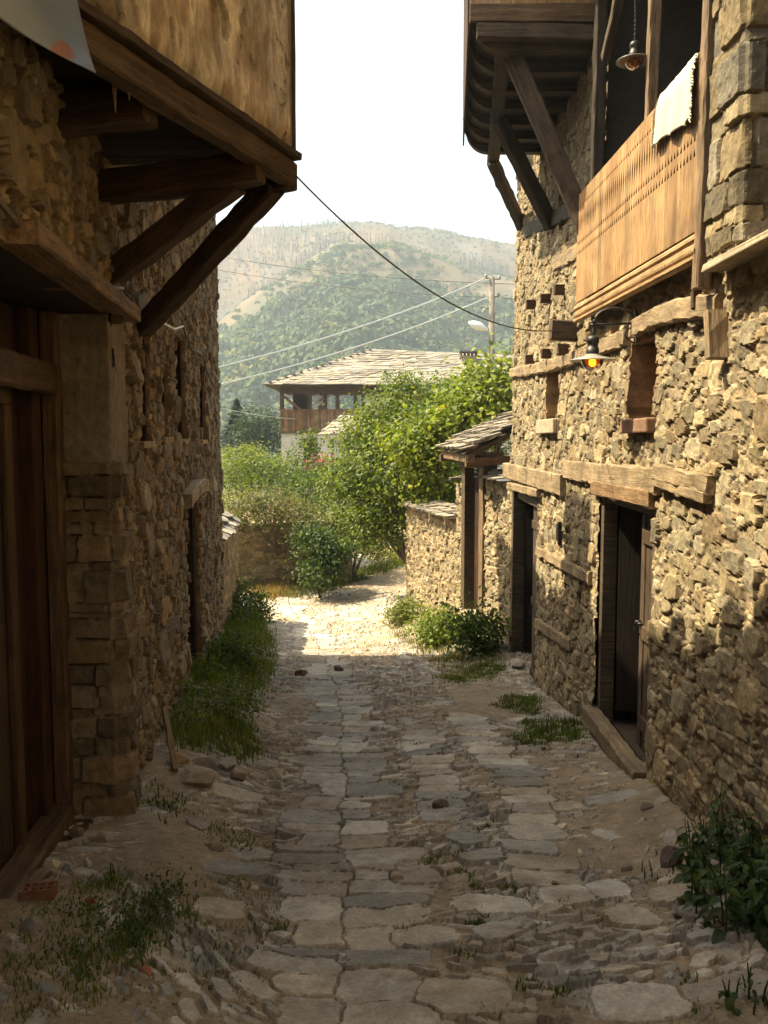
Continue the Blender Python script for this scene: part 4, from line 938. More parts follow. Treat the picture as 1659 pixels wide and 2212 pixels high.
def leafcloud(name, blobs, n, size, cols, seed, parent, mat=None, shell=.55, droop=.25, asp=.55, fill=1.0):
    rg = np.random.default_rng(seed); bl = np.array(blobs, float); vol = (bl[:, 3]*bl[:, 4]*bl[:, 5])**.67; pr = vol/vol.sum()
    bi = rg.choice(len(bl), n, p=pr); b_ = bl[bi]
    # leaves gather on twigs: tuft centres inside each blob
    ncl = max(6, n//14); cb = rg.choice(len(bl), ncl, p=pr); d = rg.normal(0, 1, (ncl, 3)); d /= np.linalg.norm(d, axis=1, keepdims=True)
    rad = rg.uniform(shell, 1.12, (ncl, 1)); lump = 1+.25*noise(d[:, 0]*3+cb, d[:, 1]*3+d[:, 2]*2, 1.3, seed, 2)[:, None]
    cc = bl[cb][:, :3]+d*bl[cb][:, 3:6]*rad*lump
    ci = rg.integers(0, ncl, n); sp = size*rg.uniform(1.2, 3.0, (ncl, 1))
    pos = cc[ci]+rg.normal(0, 1, (n, 3))*sp[ci]*np.array([1, 1, .7])
    out = d[ci]; nrm = out*.5+rg.normal(0, .55, (n, 3))+np.array([0, 0, .55]); nrm /= np.linalg.norm(nrm, axis=1, keepdims=True)
    t = rg.normal(0, 1, (n, 3)); t[:, 2] -= droop*2; t -= nrm*(t*nrm).sum(1, keepdims=True); t /= np.linalg.norm(t, axis=1, keepdims=True); s_ = np.cross(nrm, t)
    L = size*rg.uniform(.65, 1.3, (n, 1)); W = L*asp
    a = pos-t*L*.5; b = pos+s_*W*.5+nrm*W*.12-t*L*.08; c = pos+t*L*.55-nrm*L*.08; d2 = pos-s_*W*.5+nrm*W*.12-t*L*.08
    co = np.stack([a, b, c, d2], 1).reshape(-1, 3)
    cols = np.array(cols); hue = cols[rg.integers(0, len(cols), ncl)][ci]*rg.uniform(.75, 1.25, (n, 1)); yl = rg.uniform(0, 1, (n, 1)) < .035; hue = np.where(yl, hue*np.array([1.5, 1.2, .8]), hue)
    col = np.repeat(hue, 4, 0); q = np.arange(n*4).reshape(-1, 4)
    tr = np.concatenate([q[:, [0, 1, 3]], q[:, [1, 2, 3]]])
    o = link(name, mesh_np(name, co, None, tr, col), mat or m_leaf, parent); return o
def limbs(name, root, blobs, seed, parent, r0=.08, mat=None, n=None):
    rr = random.Random(seed); mb = MB(); root = Vector(root)
    for k, bl in enumerate(blobs):
        c = Vector(bl[:3]); mid = root.lerp(c, .5)+Vector((rr.uniform(-.15, .15), rr.uniform(-.15, .15), rr.uniform(.0, .2)))
        pts = [root+Vector((rr.uniform(-.04, .04), rr.uniform(-.04, .04), 0)), root.lerp(mid, .5), mid, c]
        mb.tube(pts, [r0, r0*.8, r0*.55, r0*.25], 7)
        for _ in range(7):
            d = Vector((rr.gauss(0, 1), rr.gauss(0, 1), rr.gauss(.3, .8))).normalized(); e = c+Vector((d.x*bl[3], d.y*bl[4], d.z*bl[5]))*.9
            s = mid.lerp(c, rr.uniform(.2, 1)); mb.tube([s, s.lerp(e, .5)+Vector((0, 0, .05)), e], [r0*.3, r0*.18, r0*.07], 5)
    return mb.build(name, mat or m_bark, parent, True)
def pb(px, py, Y, rx_, rz_, ry_=None):         # blob placed at its bearing; radii in metres
    c = P(px, py, Y); return (c[0], c[1], c[2], rx_, ry_ or rx_, rz_)
G1 = [(.10, .14, .02), (.07, .105, .016), (.145, .18, .026), (.05, .08, .013)]
G2 = [(.16, .20, .028), (.12, .16, .024), (.21, .235, .035)]
G3 = [(.05, .085, .02), (.035, .065, .015), (.07, .10, .02)]
def shrub(name, label, cat, blobs, n, size, cols, seed, root=None, group=None, r0=.05, asp=.55, parts=('foliage', 'stem')):
    b0 = blobs[0]; root = root or (b0[0], b0[1], zg1(b0[0], b0[1])); t = thing(name, label, cat, root, group)
    leafcloud(parts[0], blobs, n, size, cols, seed, t, asp=asp); limbs(parts[1], root, blobs, seed, t, r0); return t
# big tree behind the courtyard wall
Yt = 20.5
bl = [pb(1010, 872, 21, 1.0, .55), pb(1066, 860, 20, .8, .55), pb(930, 868, 21, 1.0, .50), pb(866, 850, 20.8, .45, .42), pb(845, 895, 20.5, .75, .45), pb(790, 945, 20, .65, .5), pb(900, 960, 19.5, 1.1, .75),
      pb(1010, 930, 19.5, 1.1, .8), pb(820, 1020, 19, .95, .75), pb(900, 1060, 18.8, .9, .75), pb(760, 1040, 19.5, .6, .55), pb(800, 1115, 18.8, .65, .5), pb(845, 1145, 18.6, .45, .3), pb(960, 1040, 18.6, .5, .5)]
c0 = P(940, 1150, 20.5)
shrub('walnut_tree', 'broad leafy green tree leaning over the courtyard wall in front of the slate roofed house', 'tree', bl, 42000, .092, G1+G1+G2, 5, (c0[0], c0[1], zg1(c0[0], c0[1])), r0=.13, parts=('crown', 'trunk'))
bl = [pb(1078, 805, 17, .22, .28), pb(1045, 825, 17.2, .25, .25), pb(1085, 860, 16.8, .3, .5), pb(1050, 880, 17, .35, .4), pb(1000, 880, 17.4, .3, .3)]
shrub('hazel_bush', 'bright yellow green bush rising against the corner of the right house', 'bush', bl, 2600, .12, G2, 6, (1.9, 17, -3.3), r0=.05, asp=.75)
bl = [pb(880, 960, 17.6, .35, .25), pb(925, 935, 17.4, .35, .28), pb(960, 925, 17.2, .3, .25), pb(900, 1000, 17.6, .25, .3), pb(945, 990, 17.3, .3, .35), pb(930, 1050, 17.3, .25, .25)]
shrub('hazel_bush', 'yellow green leafy bush spilling over the courtyard wall left of the gate roof', 'bush', bl, 2600, .11, G2, 16, (1.2, 17.6, -3.3), r0=.04, asp=.75)
# garden shrubs beyond the back wall, left of the tree
L = [('shrub', 'pale feathery shrub at the left edge of the garden beside the stone house corner', [pb(500, 1010, 27, .8, .6), pb(545, 1000, 27, .6, .5)], G2+[(.17, .19, .06)], 3200, .09),
     ('shrub', 'loose green shrub growing in front of the white wall of the far house', [pb(655, 1010, 27, .6, .6), pb(600, 1035, 26, .8, .5), pb(668, 955, 27, .3, .3)], G1, 3400, .095),
     ('shrub', 'dense green shrub in the middle of the garden behind the ivy', [pb(580, 1040, 25, 1.0, .7), pb(510, 1030, 25, .8, .7), pb(490, 1090, 24, .5, .6)], G1+G2[:1], 4200, .09),
     ('shrub', 'dark green shrub below the pink flowers', [pb(690, 1060, 24, 1.0, .6), pb(650, 1060, 24, .8, .5), pb(720, 1030, 24, .7, .5)], G3+G1[:2], 4200, .09),
     ('shrub', 'low bright bush under the hanging branches of the broad tree', [pb(760, 1130, 22, .7, .5), pb(720, 1110, 22, .6, .5), pb(790, 1170, 22.5, .5, .3)], G1+G2[:1], 3000, .08)]
for i, (nm, lb, bb, cc, n, s) in enumerate(L): shrub(nm, lb, 'shrub', bb, n, s, cc, 100+i)
# flowers
t = thing('flower_bush', 'pink flowering bush in front of the white house wall', 'flowers', P(692, 1010, 30))
leafcloud('flowers', [pb(695, 998, 30, .33, .15), pb(675, 1003, 30, .18, .1)], 700, .07, [(.50, .10, .28), (.42, .07, .22), (.55, .18, .35)], 9, t, asp=.9); leafcloud('foliage', [pb(692, 1012, 30, .4, .15)], 500, .08, G1, 10, t)
# ivy heap and hedge on the back wall
bl = [pb(540, 1085, 20.9, .55, .22), pb(590, 1085, 20.8, .6, .28), pb(640, 1110, 20.7, .5, .28), pb(520, 1120, 20.9, .35, .25), pb(580, 1120, 20.6, .35, .2), pb(650, 1140, 20.5, .35, .18)]
t = thing('ivy', 'thick ivy with rusty dry patches heaped on top of the back wall', 'ivy', P(590, 1100, 20.8)); leafcloud('foliage', bl, 5200, .075, [(.13, .14, .06), (.10, .12, .045), (.15, .15, .07), (.17, .13, .055)], 31, t, shell=.75); limbs('stem', P(600, 1200, 20.8), bl, 3, t, .03)
bl = [pb(690, 1180, 19.7, .38, .35), pb(700, 1235, 19.5, .36, .3), pb(670, 1160, 19.9, .25, .2), pb(725, 1190, 20.2, .28, .26), pb(760, 1170, 21.5, .25, .2)]
shrub('bramble', 'dark rounded bramble bush standing at the corner where the lane turns', 'bush', bl, 6500, .085, G3+[(.08, .11, .04)], 41, r0=.03)
bl = [pb(830, 1195, 23, .5, .2), pb(870, 1205, 22.6, .4, .18), pb(800, 1190, 23.2, .3, .2)]
shrub('weed_patch', 'yellowing weeds on the bank beside the lane bend under the tree', 'weeds', bl, 1500, .07, G2+[(.22, .14, .05)], 43, r0=.01)
bl = [pb(510, 1275, 16.5, .2, .25), pb(520, 1310, 15.6, .25, .25), pb(500, 1345, 14.6, .3, .22), pb(545, 1290, 16.5, .15, .12)]
shrub('bush', 'dark green bush against the low wall just past the left house', 'bush', bl, 2600, .06, G3+G1[:1], 44, (-2.45, 15.5, zg1(-2.45, 15.5)), r0=.02)
# conifer and round trees far left
def conifer(px, base, top, Y, lab, seed):
    b_, t_ = P(px, base, Y), P(px, top, Y); t = thing('spruce_tree', lab, 'tree', b_); H = t_[2]-b_[2]; rg = np.random.default_rng(seed); n = 9000
    h = rg.uniform(0, 1, n)**1.25; an = rg.uniform(0, 2*math.pi, n); lay = .75+.25*np.sin(h*60); rad = (1-h)*H*.62*lay*rg.uniform(.25, 1.05, n)**.5+.03
    pos = np.stack([b_[0]+rad*np.cos(an), b_[1]+rad*np.sin(an), b_[2]+h*H-rad*.25], -1); t1 = np.stack([np.cos(an), np.sin(an), -.5+0*an], -1)+rg.normal(0, .3, (n, 3)); t1 /= np.linalg.norm(t1, axis=1, keepdims=True)
    s1 = np.cross(t1, [0, 0, 1.0]); L = .26
    co = np.stack([pos-t1*L*.5, pos+s1*L*.22, pos+t1*L*.6, pos-s1*L*.22], 1).reshape(-1, 3); q = np.arange(n*4).reshape(-1, 4); tr = np.concatenate([q[:, [0, 1, 3]], q[:, [1, 2, 3]]])
    link('crown', mesh_np('crown', co, None, tr, np.repeat(np.array([(.02, .04, .018)])*rg.uniform(.6, 1.5, (n, 1)), 4, 0)), m_leaf, t); mb = MB(); mb.tube([(b_[0], b_[1], b_[2]-1.5), b_, t_], [.16, .14, .02], 8); mb.build('trunk', m_bark, t)
conifer(513, 975, 862, 52, 'dark pointed spruce at the left beyond the garden', 3)
bl = [pb(558, 915, 50, .9, 1.0), pb(578, 945, 50, 1.0, .9), pb(540, 940, 49, .9, .9)]; shrub('pine_tree', 'rounded dark pine beside the pointed spruce', 'tree', bl, 3600, .18, [(.025, .045, .02), (.035, .055, .02)], 51, P(558, 1000, 50), r0=.1, parts=('crown', 'trunk'))

# ================================================================= BACK WALL AND RIGHT COURTYARD WALL
bw = thing('garden_wall', 'coursed stone garden wall closing the view at the bend of the lane', 'wall', P(580, 1260, 21))
q0, q1 = P(485, 1200, 20.6), P(700, 1200, 21.4); U = np.arange(0, 3.4, .028); V = np.arange(-3.9, -2.15, .02); dx = (q1[0]-q0[0])/2.4; dy = (q1[1]-q0[1])/2.4
sd = pack(-.1, 3.5, -4, -2, [(2500, .06, .10, 1.8, 3.2, .05, 5), (9000, .035, .06, 1.5, 3.0, .08, 4), (9000, .018, .03, 1, 2.5, .2, 3)], 71)
masonry('wall', bw, U, V, lambda u, v, h: np.stack([q0[0]-.3+u*dx+h*.3, q0[1]+u*dy-h, v], -1), sd, PAL_R*.85, (.20, .15, .09), .03, (), (), 72)
b = MB(); b.prism([(q0[0]-.3, q0[1]+.1, -4), (q0[0]-.3+3.4*dx, q0[1]+3.4*dy+.1, -4), (q0[0]-.3+3.4*dx, q0[1]+3.4*dy+.6, -4), (q0[0]-.3, q0[1]+.6, -4)], (0, 0, 1.8), (.3, .22, .13)); b.build('wall_core', m_wall, bw)

cw = thing('courtyard_wall', 'rubble courtyard wall with slate coping running from the right house to its corner at the lane bend', 'wall', (1.2, 15, -3.4))
Wa, Wb = Vector((1.86, 12.86, 0)), Vector(P(880, 1320, 17.9)); Wb.z = 0; Lw = (Wb-Wa).length; wd_ = (Wb-Wa)/Lw; wn_ = Vector((wd_.y, -wd_.x, 0)); wn_ = wn_ if wn_.x < 0 else -wn_
def on_w(px, py):                                    # distance along the wall and height
    d = Vector(ray(px, py)); nrm = wn_; s = Wa.dot(nrm)/Vector((d.x, d.y, 0)).dot(nrm); q = d*s; return (Vector((q.x, q.y, 0))-Wa).dot(wd_), q.z
s_g0, _ = on_w(1047, 1200); s_g1, _ = on_w(1000, 1200); zt_g = on_w(1020, 1005)[1]; zb_g = on_w(1010, 1318)[1]
zt1 = on_w(1075, 1040)[1]; zt2 = on_w(992, 1075)[1]; zt3 = on_w(930, 1108)[1]; s_k = on_w(985, 1100)[0]
topf = lambda u: np.where(u < s_g0, zt1, np.where(u < s_k, zt2+.25, zt3))
U = np.arange(0, Lw+.02, .018); V = np.arange(-3.95, -.3, .016); sd = pack(-.1, Lw+.1, -4, -.2, clsL[1:], 81)
masonry('wall', cw, U, V, lambda u, v, h: np.stack([Wa.x+wd_.x*u+wn_.x*h, Wa.y+wd_.y*u+wn_.y*h, v], -1), sd, PAL_R, (.34, .26, .16), .035, [(s_g0-.02, s_g1+.02, zb_g, 0)], (), 82, keep=lambda u, v: v < topf(u))
U = np.arange(0, 1.6, .03); V = np.arange(-3.95, zt3, .03); sd = pack(-.1, 1.7, -4, -1, clsL[1:], 83)
masonry('end_wall', cw, U, V, lambda u, v, h: np.stack([Wb.x-.02+u, Wb.y+.12*u+h, v], -1), sd, PAL_R, (.34, .26, .16), .03, (), (), 84)
def wq(u, off, z): q = Wa+wd_*u+wn_*off; return (q.x, q.y, z)
b = MB()
for (u0, u1, zt) in [(.0, s_g0-.03, zt1), (s_g1+.03, s_k, zt2+.25), (s_k, Lw, zt3)]:
    b.prism([wq(u0, -.03, -4), wq(u1, -.03, -4), wq(u1, -.4, -4), wq(u0, -.4, -4)], (0, 0, 4+zt-.02), (.33, .26, .17))
b.build('wall_core', m_wall, cw)
b = MB()
for (u0, u1, zt, k) in [(.05, s_g0-.08, zt1, 1), (s_g1+.05, s_k, zt2+.25, 2), (s_k+.02, Lw+.05, zt3, 3)]:
    o_ = Vector(wq(u0, .14, zt)); slates(b, o_, Vector(wq(u1, .14, zt))-o_, -wn_*.5+Vector((0, 0, .14)), max(2, int((u1-u0)/.2)), 3, 90+k, pal=PAL_S, th=.03)
b.build('coping', m_slate, cw)
# gate with its little roof
gt = thing('gate', 'brown plank gate under a small slate roof in the courtyard wall', 'gate', wq((s_g0+s_g1)/2, 0, zb_g))
sg = (s_g0+s_g1)/2
b = MB()
def wbx(u0, u1, o0, o1, z0, z1, c=(1, 1, 1)): b.prism([wq(u0, o0, z0), wq(u1, o0, z0), wq(u1, o1, z0), wq(u0, o1, z0)], (0, 0, z1-z0), c)
wbx(s_g1-.14, s_g1+.02, -.14, .03, zb_g, zt_g); b.build('gate_post', m_beamb, gt, bevel=.008)
b = MB(); wbx(s_g0-.02, s_g0+.16, -.10, .05, zb_g, zt_g); b.build('gate_post', m_postw, gt, bevel=.01)
b = MB()
for i in range(6): u0 = s_g0+.17+(s_g1-s_g0-.32)*i/6; wbx(u0, u0+(s_g1-s_g0-.32)*.155, -.16, -.13, zb_g+.05, zt_g-.15, (.8+.12*(i % 3),)*3)
b.build('gate_leaf', m_plankd, gt)
b = MB(); wbx(s_g0-.10, s_g1+.10, -.16, .06, zt_g-.04, zt_g+.17); b.build('gate_lintel', m_beamb, gt, bevel=.01)
b = MB(); wbx(s_g0-.0, s_g1+.0, -.2, .1, zb_g-.3, zb_g+.0, (.3, .25, .17)); b.build('gate_step', m_rock, gt, bevel=.02)
gr = MB(); e0 = Vector(P(1000, 972, 14.6)); 
ev0 = Vector(P(1004, 985, 13.35)); ev1 = Vector(P(946, 962, 16.3)); ev1.z = ev0.z = (ev0.z+ev1.z)/2
up_ = Vector((1.35, .35, .64))
slates(gr, ev0, ev1-ev0, up_, 11, 8, 97, pal=PAL_S, th=.035, size=1.2); rf = gr.build('roof', m_slate, gt)
b = MB(); b.add([ev0-Vector((0, 0, .03)), ev1-Vector((0, 0, .03)), ev1+up_-Vector((0, 0, .03)), ev0+up_-Vector((0, 0, .03))], [(0, 1, 2, 3)]); b.build('roof_board', m_beamb, gt)
beam('eave_beam', ev0+Vector((.10, .0, -.10)), ev1+Vector((.10, 0, -.10)), .10, .14, m_beamb, gt, col=(2, 1.8, 1.6))
beam('tie_beam', ev0+Vector((.02, .12, -.16)), ev0+Vector((.9, .3, -.12)), .10, .13, m_beamb, gt, col=(1.5, 1.3, 1)); beam('tie_beam', ev1+Vector((.02, -.3, -.16)), ev1+Vector((1.2, 0, -.12)), .10, .13, m_beamb, gt)
beam('rafter', ev0+Vector((.05, .1, -.06)), ev0+up_+Vector((0, .1, -.08)), .06, .08, m_beamb, gt)

# ================================================================= HOUSE BEYOND
fh = thing('slate_roofed_house', 'white house with wooden gallery and broad stone slate roof beyond the garden', 'house', P(800, 1010, 42))
Yh = 40.0; hx0 = P(607, 880, Yh)[0]; hx1 = 9.5; z_fl = P(607, 931, Yh)[2]; z_rail = P(607, 886, Yh)[2]; z_eave = P(607, 836, Yh)[2]; zg_ = -4.5
b = MB(); b.box((hx0, Yh, zg_), (hx1, Yh+.3, z_fl-.12), (.62, .60, .56)); b.box((hx0, Yh+.31, zg_), (hx0+.3, Yh+8, z_fl-.12), (.62, .60, .56)); b.box((hx1-.3, Yh+.31, zg_), (hx1, Yh+8, z_eave), (.6, .58, .54))
xr_ = P(790, 880, Yh)[0]; b.box((xr_, Yh+.0, z_fl), (hx1-.31, Yh+.3, z_eave), (.62, .6, .56)); b.box((hx0+.31, Yh+7.7, zg_), (hx1-.31, Yh+8, z_fl-.1), (.5, .48, .45)); b.build('wall', m_white, fh)
b = MB(); b.box((hx0-.1, Yh-.1, z_fl-.12), (hx1, Yh+8, z_fl)); b.build('gallery_floor', m_beamb, fh)
b = MB(); n = 26
for i in range(n): x0 = hx0-.02+(xr_+.6-hx0)*i/n; b.box((x0, Yh-.10, z_fl+.0), (x0+(xr_+.6-hx0)/n*.9, Yh-.06, z_rail), [(q, q, q) for q in (1.0, 1.35, .8, 1.2)][i % 4], .008)
b.box((hx0-.1, Yh-.12, z_rail-.03), (xr_+.6, Yh-.0, z_rail+.04), (1.2, 1, .9)); b.build('gallery_railing', M_wood('gallery boards', (.10, .05, .022), (.27, .15, .07), 2, sc=.4), fh)
b = MB()
for px in (609, 669, 702, 729, 768, 785): xp = P(px, 860, Yh)[0]; b.box((xp-.09, Yh-.04, z_rail), (xp+.09, Yh+.12, z_eave))
b.box((hx0-.05, Yh-.06, z_eave-.30), (hx1, Yh+.10, z_eave)); 
for px in (669, 702, 729, 768):
    xp = P(px, 860, Yh)[0]; b.box((xp-.22, Yh-.02, z_eave-.38), (xp+.22, Yh+.08, z_eave-.302))
b.each('gallery_post', m_plankr, fh)
b = MB(); b.box((P(622, 860, Yh)[0], Yh+2.2, z_fl), (P(662, 860, Yh)[0], Yh+2.4, z_eave)); b.box((hx0, Yh+.2, z_fl), (hx0+.1, Yh+4, z_rail)); b.build('gallery_partition', m_plankd, fh)
beam('gallery_strut', (hx0+.1, Yh+.1, z_eave-.4), (hx0+.9, Yh+.1, z_rail), .09, .1, m_beamb, fh, col=(2, 1.5, 1.2))
E0 = Vector(P(570, 833, Yh-.9)); ze = E0.z; e_l, e_r, e_f, e_b = E0.x, hx1+1.2, Yh-.9, Yh+9
rz = P(800, 757, Yh+4.0)[2]; rl_ = P(800, 757, Yh+4)[0]; rr2 = P(1050, 776, Yh+4)[0]; rz2 = P(1050, 776, Yh+4)[2]
b = MB(); v = [(e_l, e_f, ze), (e_r, e_f, ze), (e_r, e_b, ze), (e_l, e_b, ze), (rl_, Yh+4, rz-.06), (e_r-2, Yh+4, rz2-.16)]
b.add(v, [(0, 1, 5, 4), (1, 2, 5), (2, 3, 4, 5), (3, 0, 4), (0, 3, 2, 1)], (.12, .09, .06))
pal2 = PAL_S*1.05
def roofslates(b, p00, p10, p01, p11, rows, wid, seed):
    rg = np.random.default_rng(seed); p00, p10, p01, p11 = map(Vector, (p00, p10, p01, p11)); N = (p10-p00).cross(p01-p00).normalized(); N = N if N.z > 0 else -N
    for r_ in range(rows):
        a = p00.lerp(p01, (r_+.5)/rows); c = p10.lerp(p11, (r_+.5)/rows); L = (c-a).length; t = -rg.uniform(0, wid); dv = (p01-p00)/rows
        while t < L:
            w_ = wid*rg.uniform(.6, 1.5); t2 = min(t+w_, L+.05); t1 = max(t, -.05)
            if t2-t1 > .1:
                q0 = a+(c-a)*(t1/L); q1 = a+(c-a)*(t2/L)-(c-a).normalized()*.02; lift = N*rg.uniform(.03, .07); h2 = dv*.5*rg.uniform(1.0, 1.35); sk = (c-a).normalized()*rg.uniform(-.05, .05)
                g = pal2[rg.integers(0, 5)]*rg.uniform(.8, 1.2)
                b.prism([q0-h2+lift, q1-h2+lift+N*rg.uniform(-.02, .02), q1+h2+lift*.5+sk, q0+h2+lift*.5+sk], N*.045, tuple(g))
            t = t2
roofslates(b, (e_l, e_f, ze), (e_r, e_f, ze), (rl_, Yh+4, rz), (e_r-2, Yh+4, rz2), 17, .42, 3)
roofslates(b, (e_l, e_b, ze), (e_l, e_f, ze), (rl_, Yh+4, rz), (rl_+.05, Yh+3.9, rz), 15, .42, 4)
b.build('roof', m_slate, fh)
b = MB(); cc = P(1012, 790, Yh+2.8); b.box((cc[0]-.36, cc[1]-.3, cc[2]-1.2), (cc[0]+.36, cc[1]+.3, cc[2]+.38), (.36, .30, .22)); b.box((cc[0]-.42, cc[1]-.36, cc[2]+.381), (cc[0]+.42, cc[1]+.36, cc[2]+.44), (.25, .22, .18))
for i in range(5): b.box((cc[0]-.4+i*.18, cc[1]-.34, cc[2]+.441), (cc[0]-.33+i*.18, cc[1]+.3, cc[2]+.62), (.10, .09, .08))
b.box((cc[0]-.44, cc[1]-.36, cc[2]+.621), (cc[0]+.44, cc[1]+.36, cc[2]+.68), (.12, .11, .10)); b.build('chimney', m_wall, fh)
cc = P(1143, 900, 40); b = MB(); c5 = P(1080, 800, 39.4)
b = MB(); wx = P(690, 960, Yh)[0]; b.box((wx-.7, Yh-.03, -1.4), (wx-.1, Yh+.02, -.25), (.5, .3, .2)); b.build('window', m_plankr, fh)
an = thing('lean_to', 'small white annex with a low slate roof in front of the far house', 'annex', P(720, 990, 36))
a0, a1 = P(696, 945, 36), P(775, 945, 36); b = MB(); b.box((a0[0], 36, -4.2), (a0[0]+.35, 36.4, a0[2]), (.62, .62, .62)); b.box((a0[0]+.36, 36.25, -4.2), (a1[0]+1, 36.5, a0[2]), (.45, .46, .48)); b.box((P(722, 945, 36)[0], 36, -4.2), (P(731, 945, 36)[0], 36.24, a0[2]), (.62, .62, .62)); b.build('wall', m_white, an)
b = MB(); o_ = Vector(P(688, 942, 35.6)); q_ = Vector(P(800, 936, 35.6)); roofslates(b, o_, q_, Vector(P(740, 900, 37.6)), Vector(P(850, 897, 37.6)), 6, .4, 8); b.build('roof', m_slate, an)
t = thing('hanging_flowers', 'small pot of pink flowers hanging in the gallery opening', 'flower pot', P(694, 868, Yh-.1)); leafcloud('flowers', [pb(695, 868, Yh-.2, .22, .25)], 260, .08, [(.35, .15, .12), (.10, .12, .03), (.3, .1, .12)], 12, t)
mb = MB(); c_ = P(694, 880, Yh-.2); mb.lathe([(0, -.1), (.12, -.1), (.16, .08), (0, .08)], c_, 10); mb.build('pot', m_plankr, t)

# ================================================================= POLE AND WIRES
Yp = 32.0; up = thing('utility_pole', 'round concrete utility pole with insulators and a white street light arm', 'pole', P(1061, 1040, Yp))
b = MB(); pt, pbm = P(1063, 598, Yp), P(1059, 1040, Yp); b.tube([(pbm[0], Yp, -4), pbm, pt], [.14, .135, .095], 14, (.20, .18, .15)); b.build('pole', m_conc, up, True)
b = MB()
def at(px, py, Y=Yp): return P(px, py, Y)
b.tube([at(1050, 601), at(1079, 604)], .018, 6); b.tube([at(1062, 640), at(1077, 641)], .015, 6); b.tube([at(1047, 667), at(1062, 667)], .015, 6); b.tube([at(1050, 712), at(1062, 712)], .02, 6); b.each('crossarm', m_iron, up)
b = MB()
for px, py in [(1050, 598), (1079, 601), (1077, 638), (1047, 672)]: c_ = at(px, py, Yp-.05); b.lathe([(0, .09), (.05, .08), (.06, .03), (.04, .0), (.06, -.03), (0, -.06)], c_, 10, (.5, .5, .5))
b.each('insulator', m_pale, up, True)
sl_ = at(1032, 703); b = MB(); A1, A2 = Vector(at(1054, 713)), Vector(at(1012, 696)); pts = [A1.lerp(A2, t) for t in np.linspace(0, 1, 9)]; b.tube(pts, [.03, .07, .11, .14, .155, .15, .13, .09, .03], 12); b.build('street_light', M_plain('white lamp cover', (.75, .77, .78), .35, 0, .05), up, True)
def wire(a, c, sag, r, mat, label, n=24, cat='wire', group=None):
    a, c = Vector(a), Vector(c); pts = []
    for i in range(n): t = i/(n-1); p = a.lerp(c, t); p.z -= sag*4*t*(1-t); pts.append(p)
    mb = MB(); mb.tube(pts, r, 6); return tag(mb.build('overhead_wire', mat), label, cat, group)
wire(P(632, 372, 4.98), P(1215, 712, 7.95), .27, .005, m_cable, 'thick black cable sagging across the lane from the left jetty to the right house', n=48)
m_wirel = M_plain('bare wire', (.62, .62, .60), .4, .3, 0)
wire(P(380, 815, 22), at(1046, 602), .25, .022, m_wirel, 'upper of two pale wires slanting up to the pole top from the left')
wire(P(380, 853, 22), at(1052, 643), .25, .022, m_wirel, 'lower of two pale wires slanting up to the pole from the left')
wire(P(380, 537, 40), P(1130, 614, 33), .3, .013, m_cable, 'upper of two thin dark wires crossing in front of the hill')
wire(P(380, 566, 40), P(1130, 645, 33), .3, .013, m_cable, 'lower of two thin dark wires crossing in front of the hill')
wire(P(430, 870, 34), P(640, 905, 39), .1, .012, m_wirel, 'short faint wire running from the left to the far house')
# ================================================================= LOOSE STONES
icoV, icoF = ico(2)
def rock(px, py, wpx, asp, label, seed, c=(.26, .22, .17), hz=.55, group=None, name='loose_stone', ang=None, blocky=3.5):
    g = onG(px, py); rg = np.random.default_rng(seed); w_ = wpx/FPX*g[1]*1.45; v = icoV.copy(); v = np.sign(v)*np.abs(v)**(2/blocky)
    v = v/np.linalg.norm(np.abs(v)**1.0, axis=1, keepdims=True)**.35
    for _ in range(10):                                # cut flat facets
        d = rg.normal(0, 1, 3); d /= np.linalg.norm(d); h = rg.uniform(.42, .78); k = v@d; v -= np.outer(np.clip(k-h, 0, None), d)*.97
    v *= np.array([.5*w_, .5*w_*asp, .5*w_*hz]); v += .03*w_*rg.normal(0, 1, (1, 3))
    v[:, 2] += .02*w_*noise(v[:, 0]/w_, v[:, 1]/w_, 5, seed, 2)
    a = ang if ang is not None else rg.uniform(-.6, .6); R_ = np.array([[math.cos(a), -math.sin(a), 0], [math.sin(a), math.cos(a), 0], [0, 0, 1]]); v = v@R_.T
    v += np.array([g[0], g[1]+w_*.15, g[2]+w_*hz*.20+.006])
    cc = np.array(c)*(1+.08*rg.normal(0, 1))*1.0
    o = link(name, mesh_np(name, v, None, icoF, np.tile(cc, (len(v), 1)), False), m_rock); tag(o, label, 'stone', group); return o
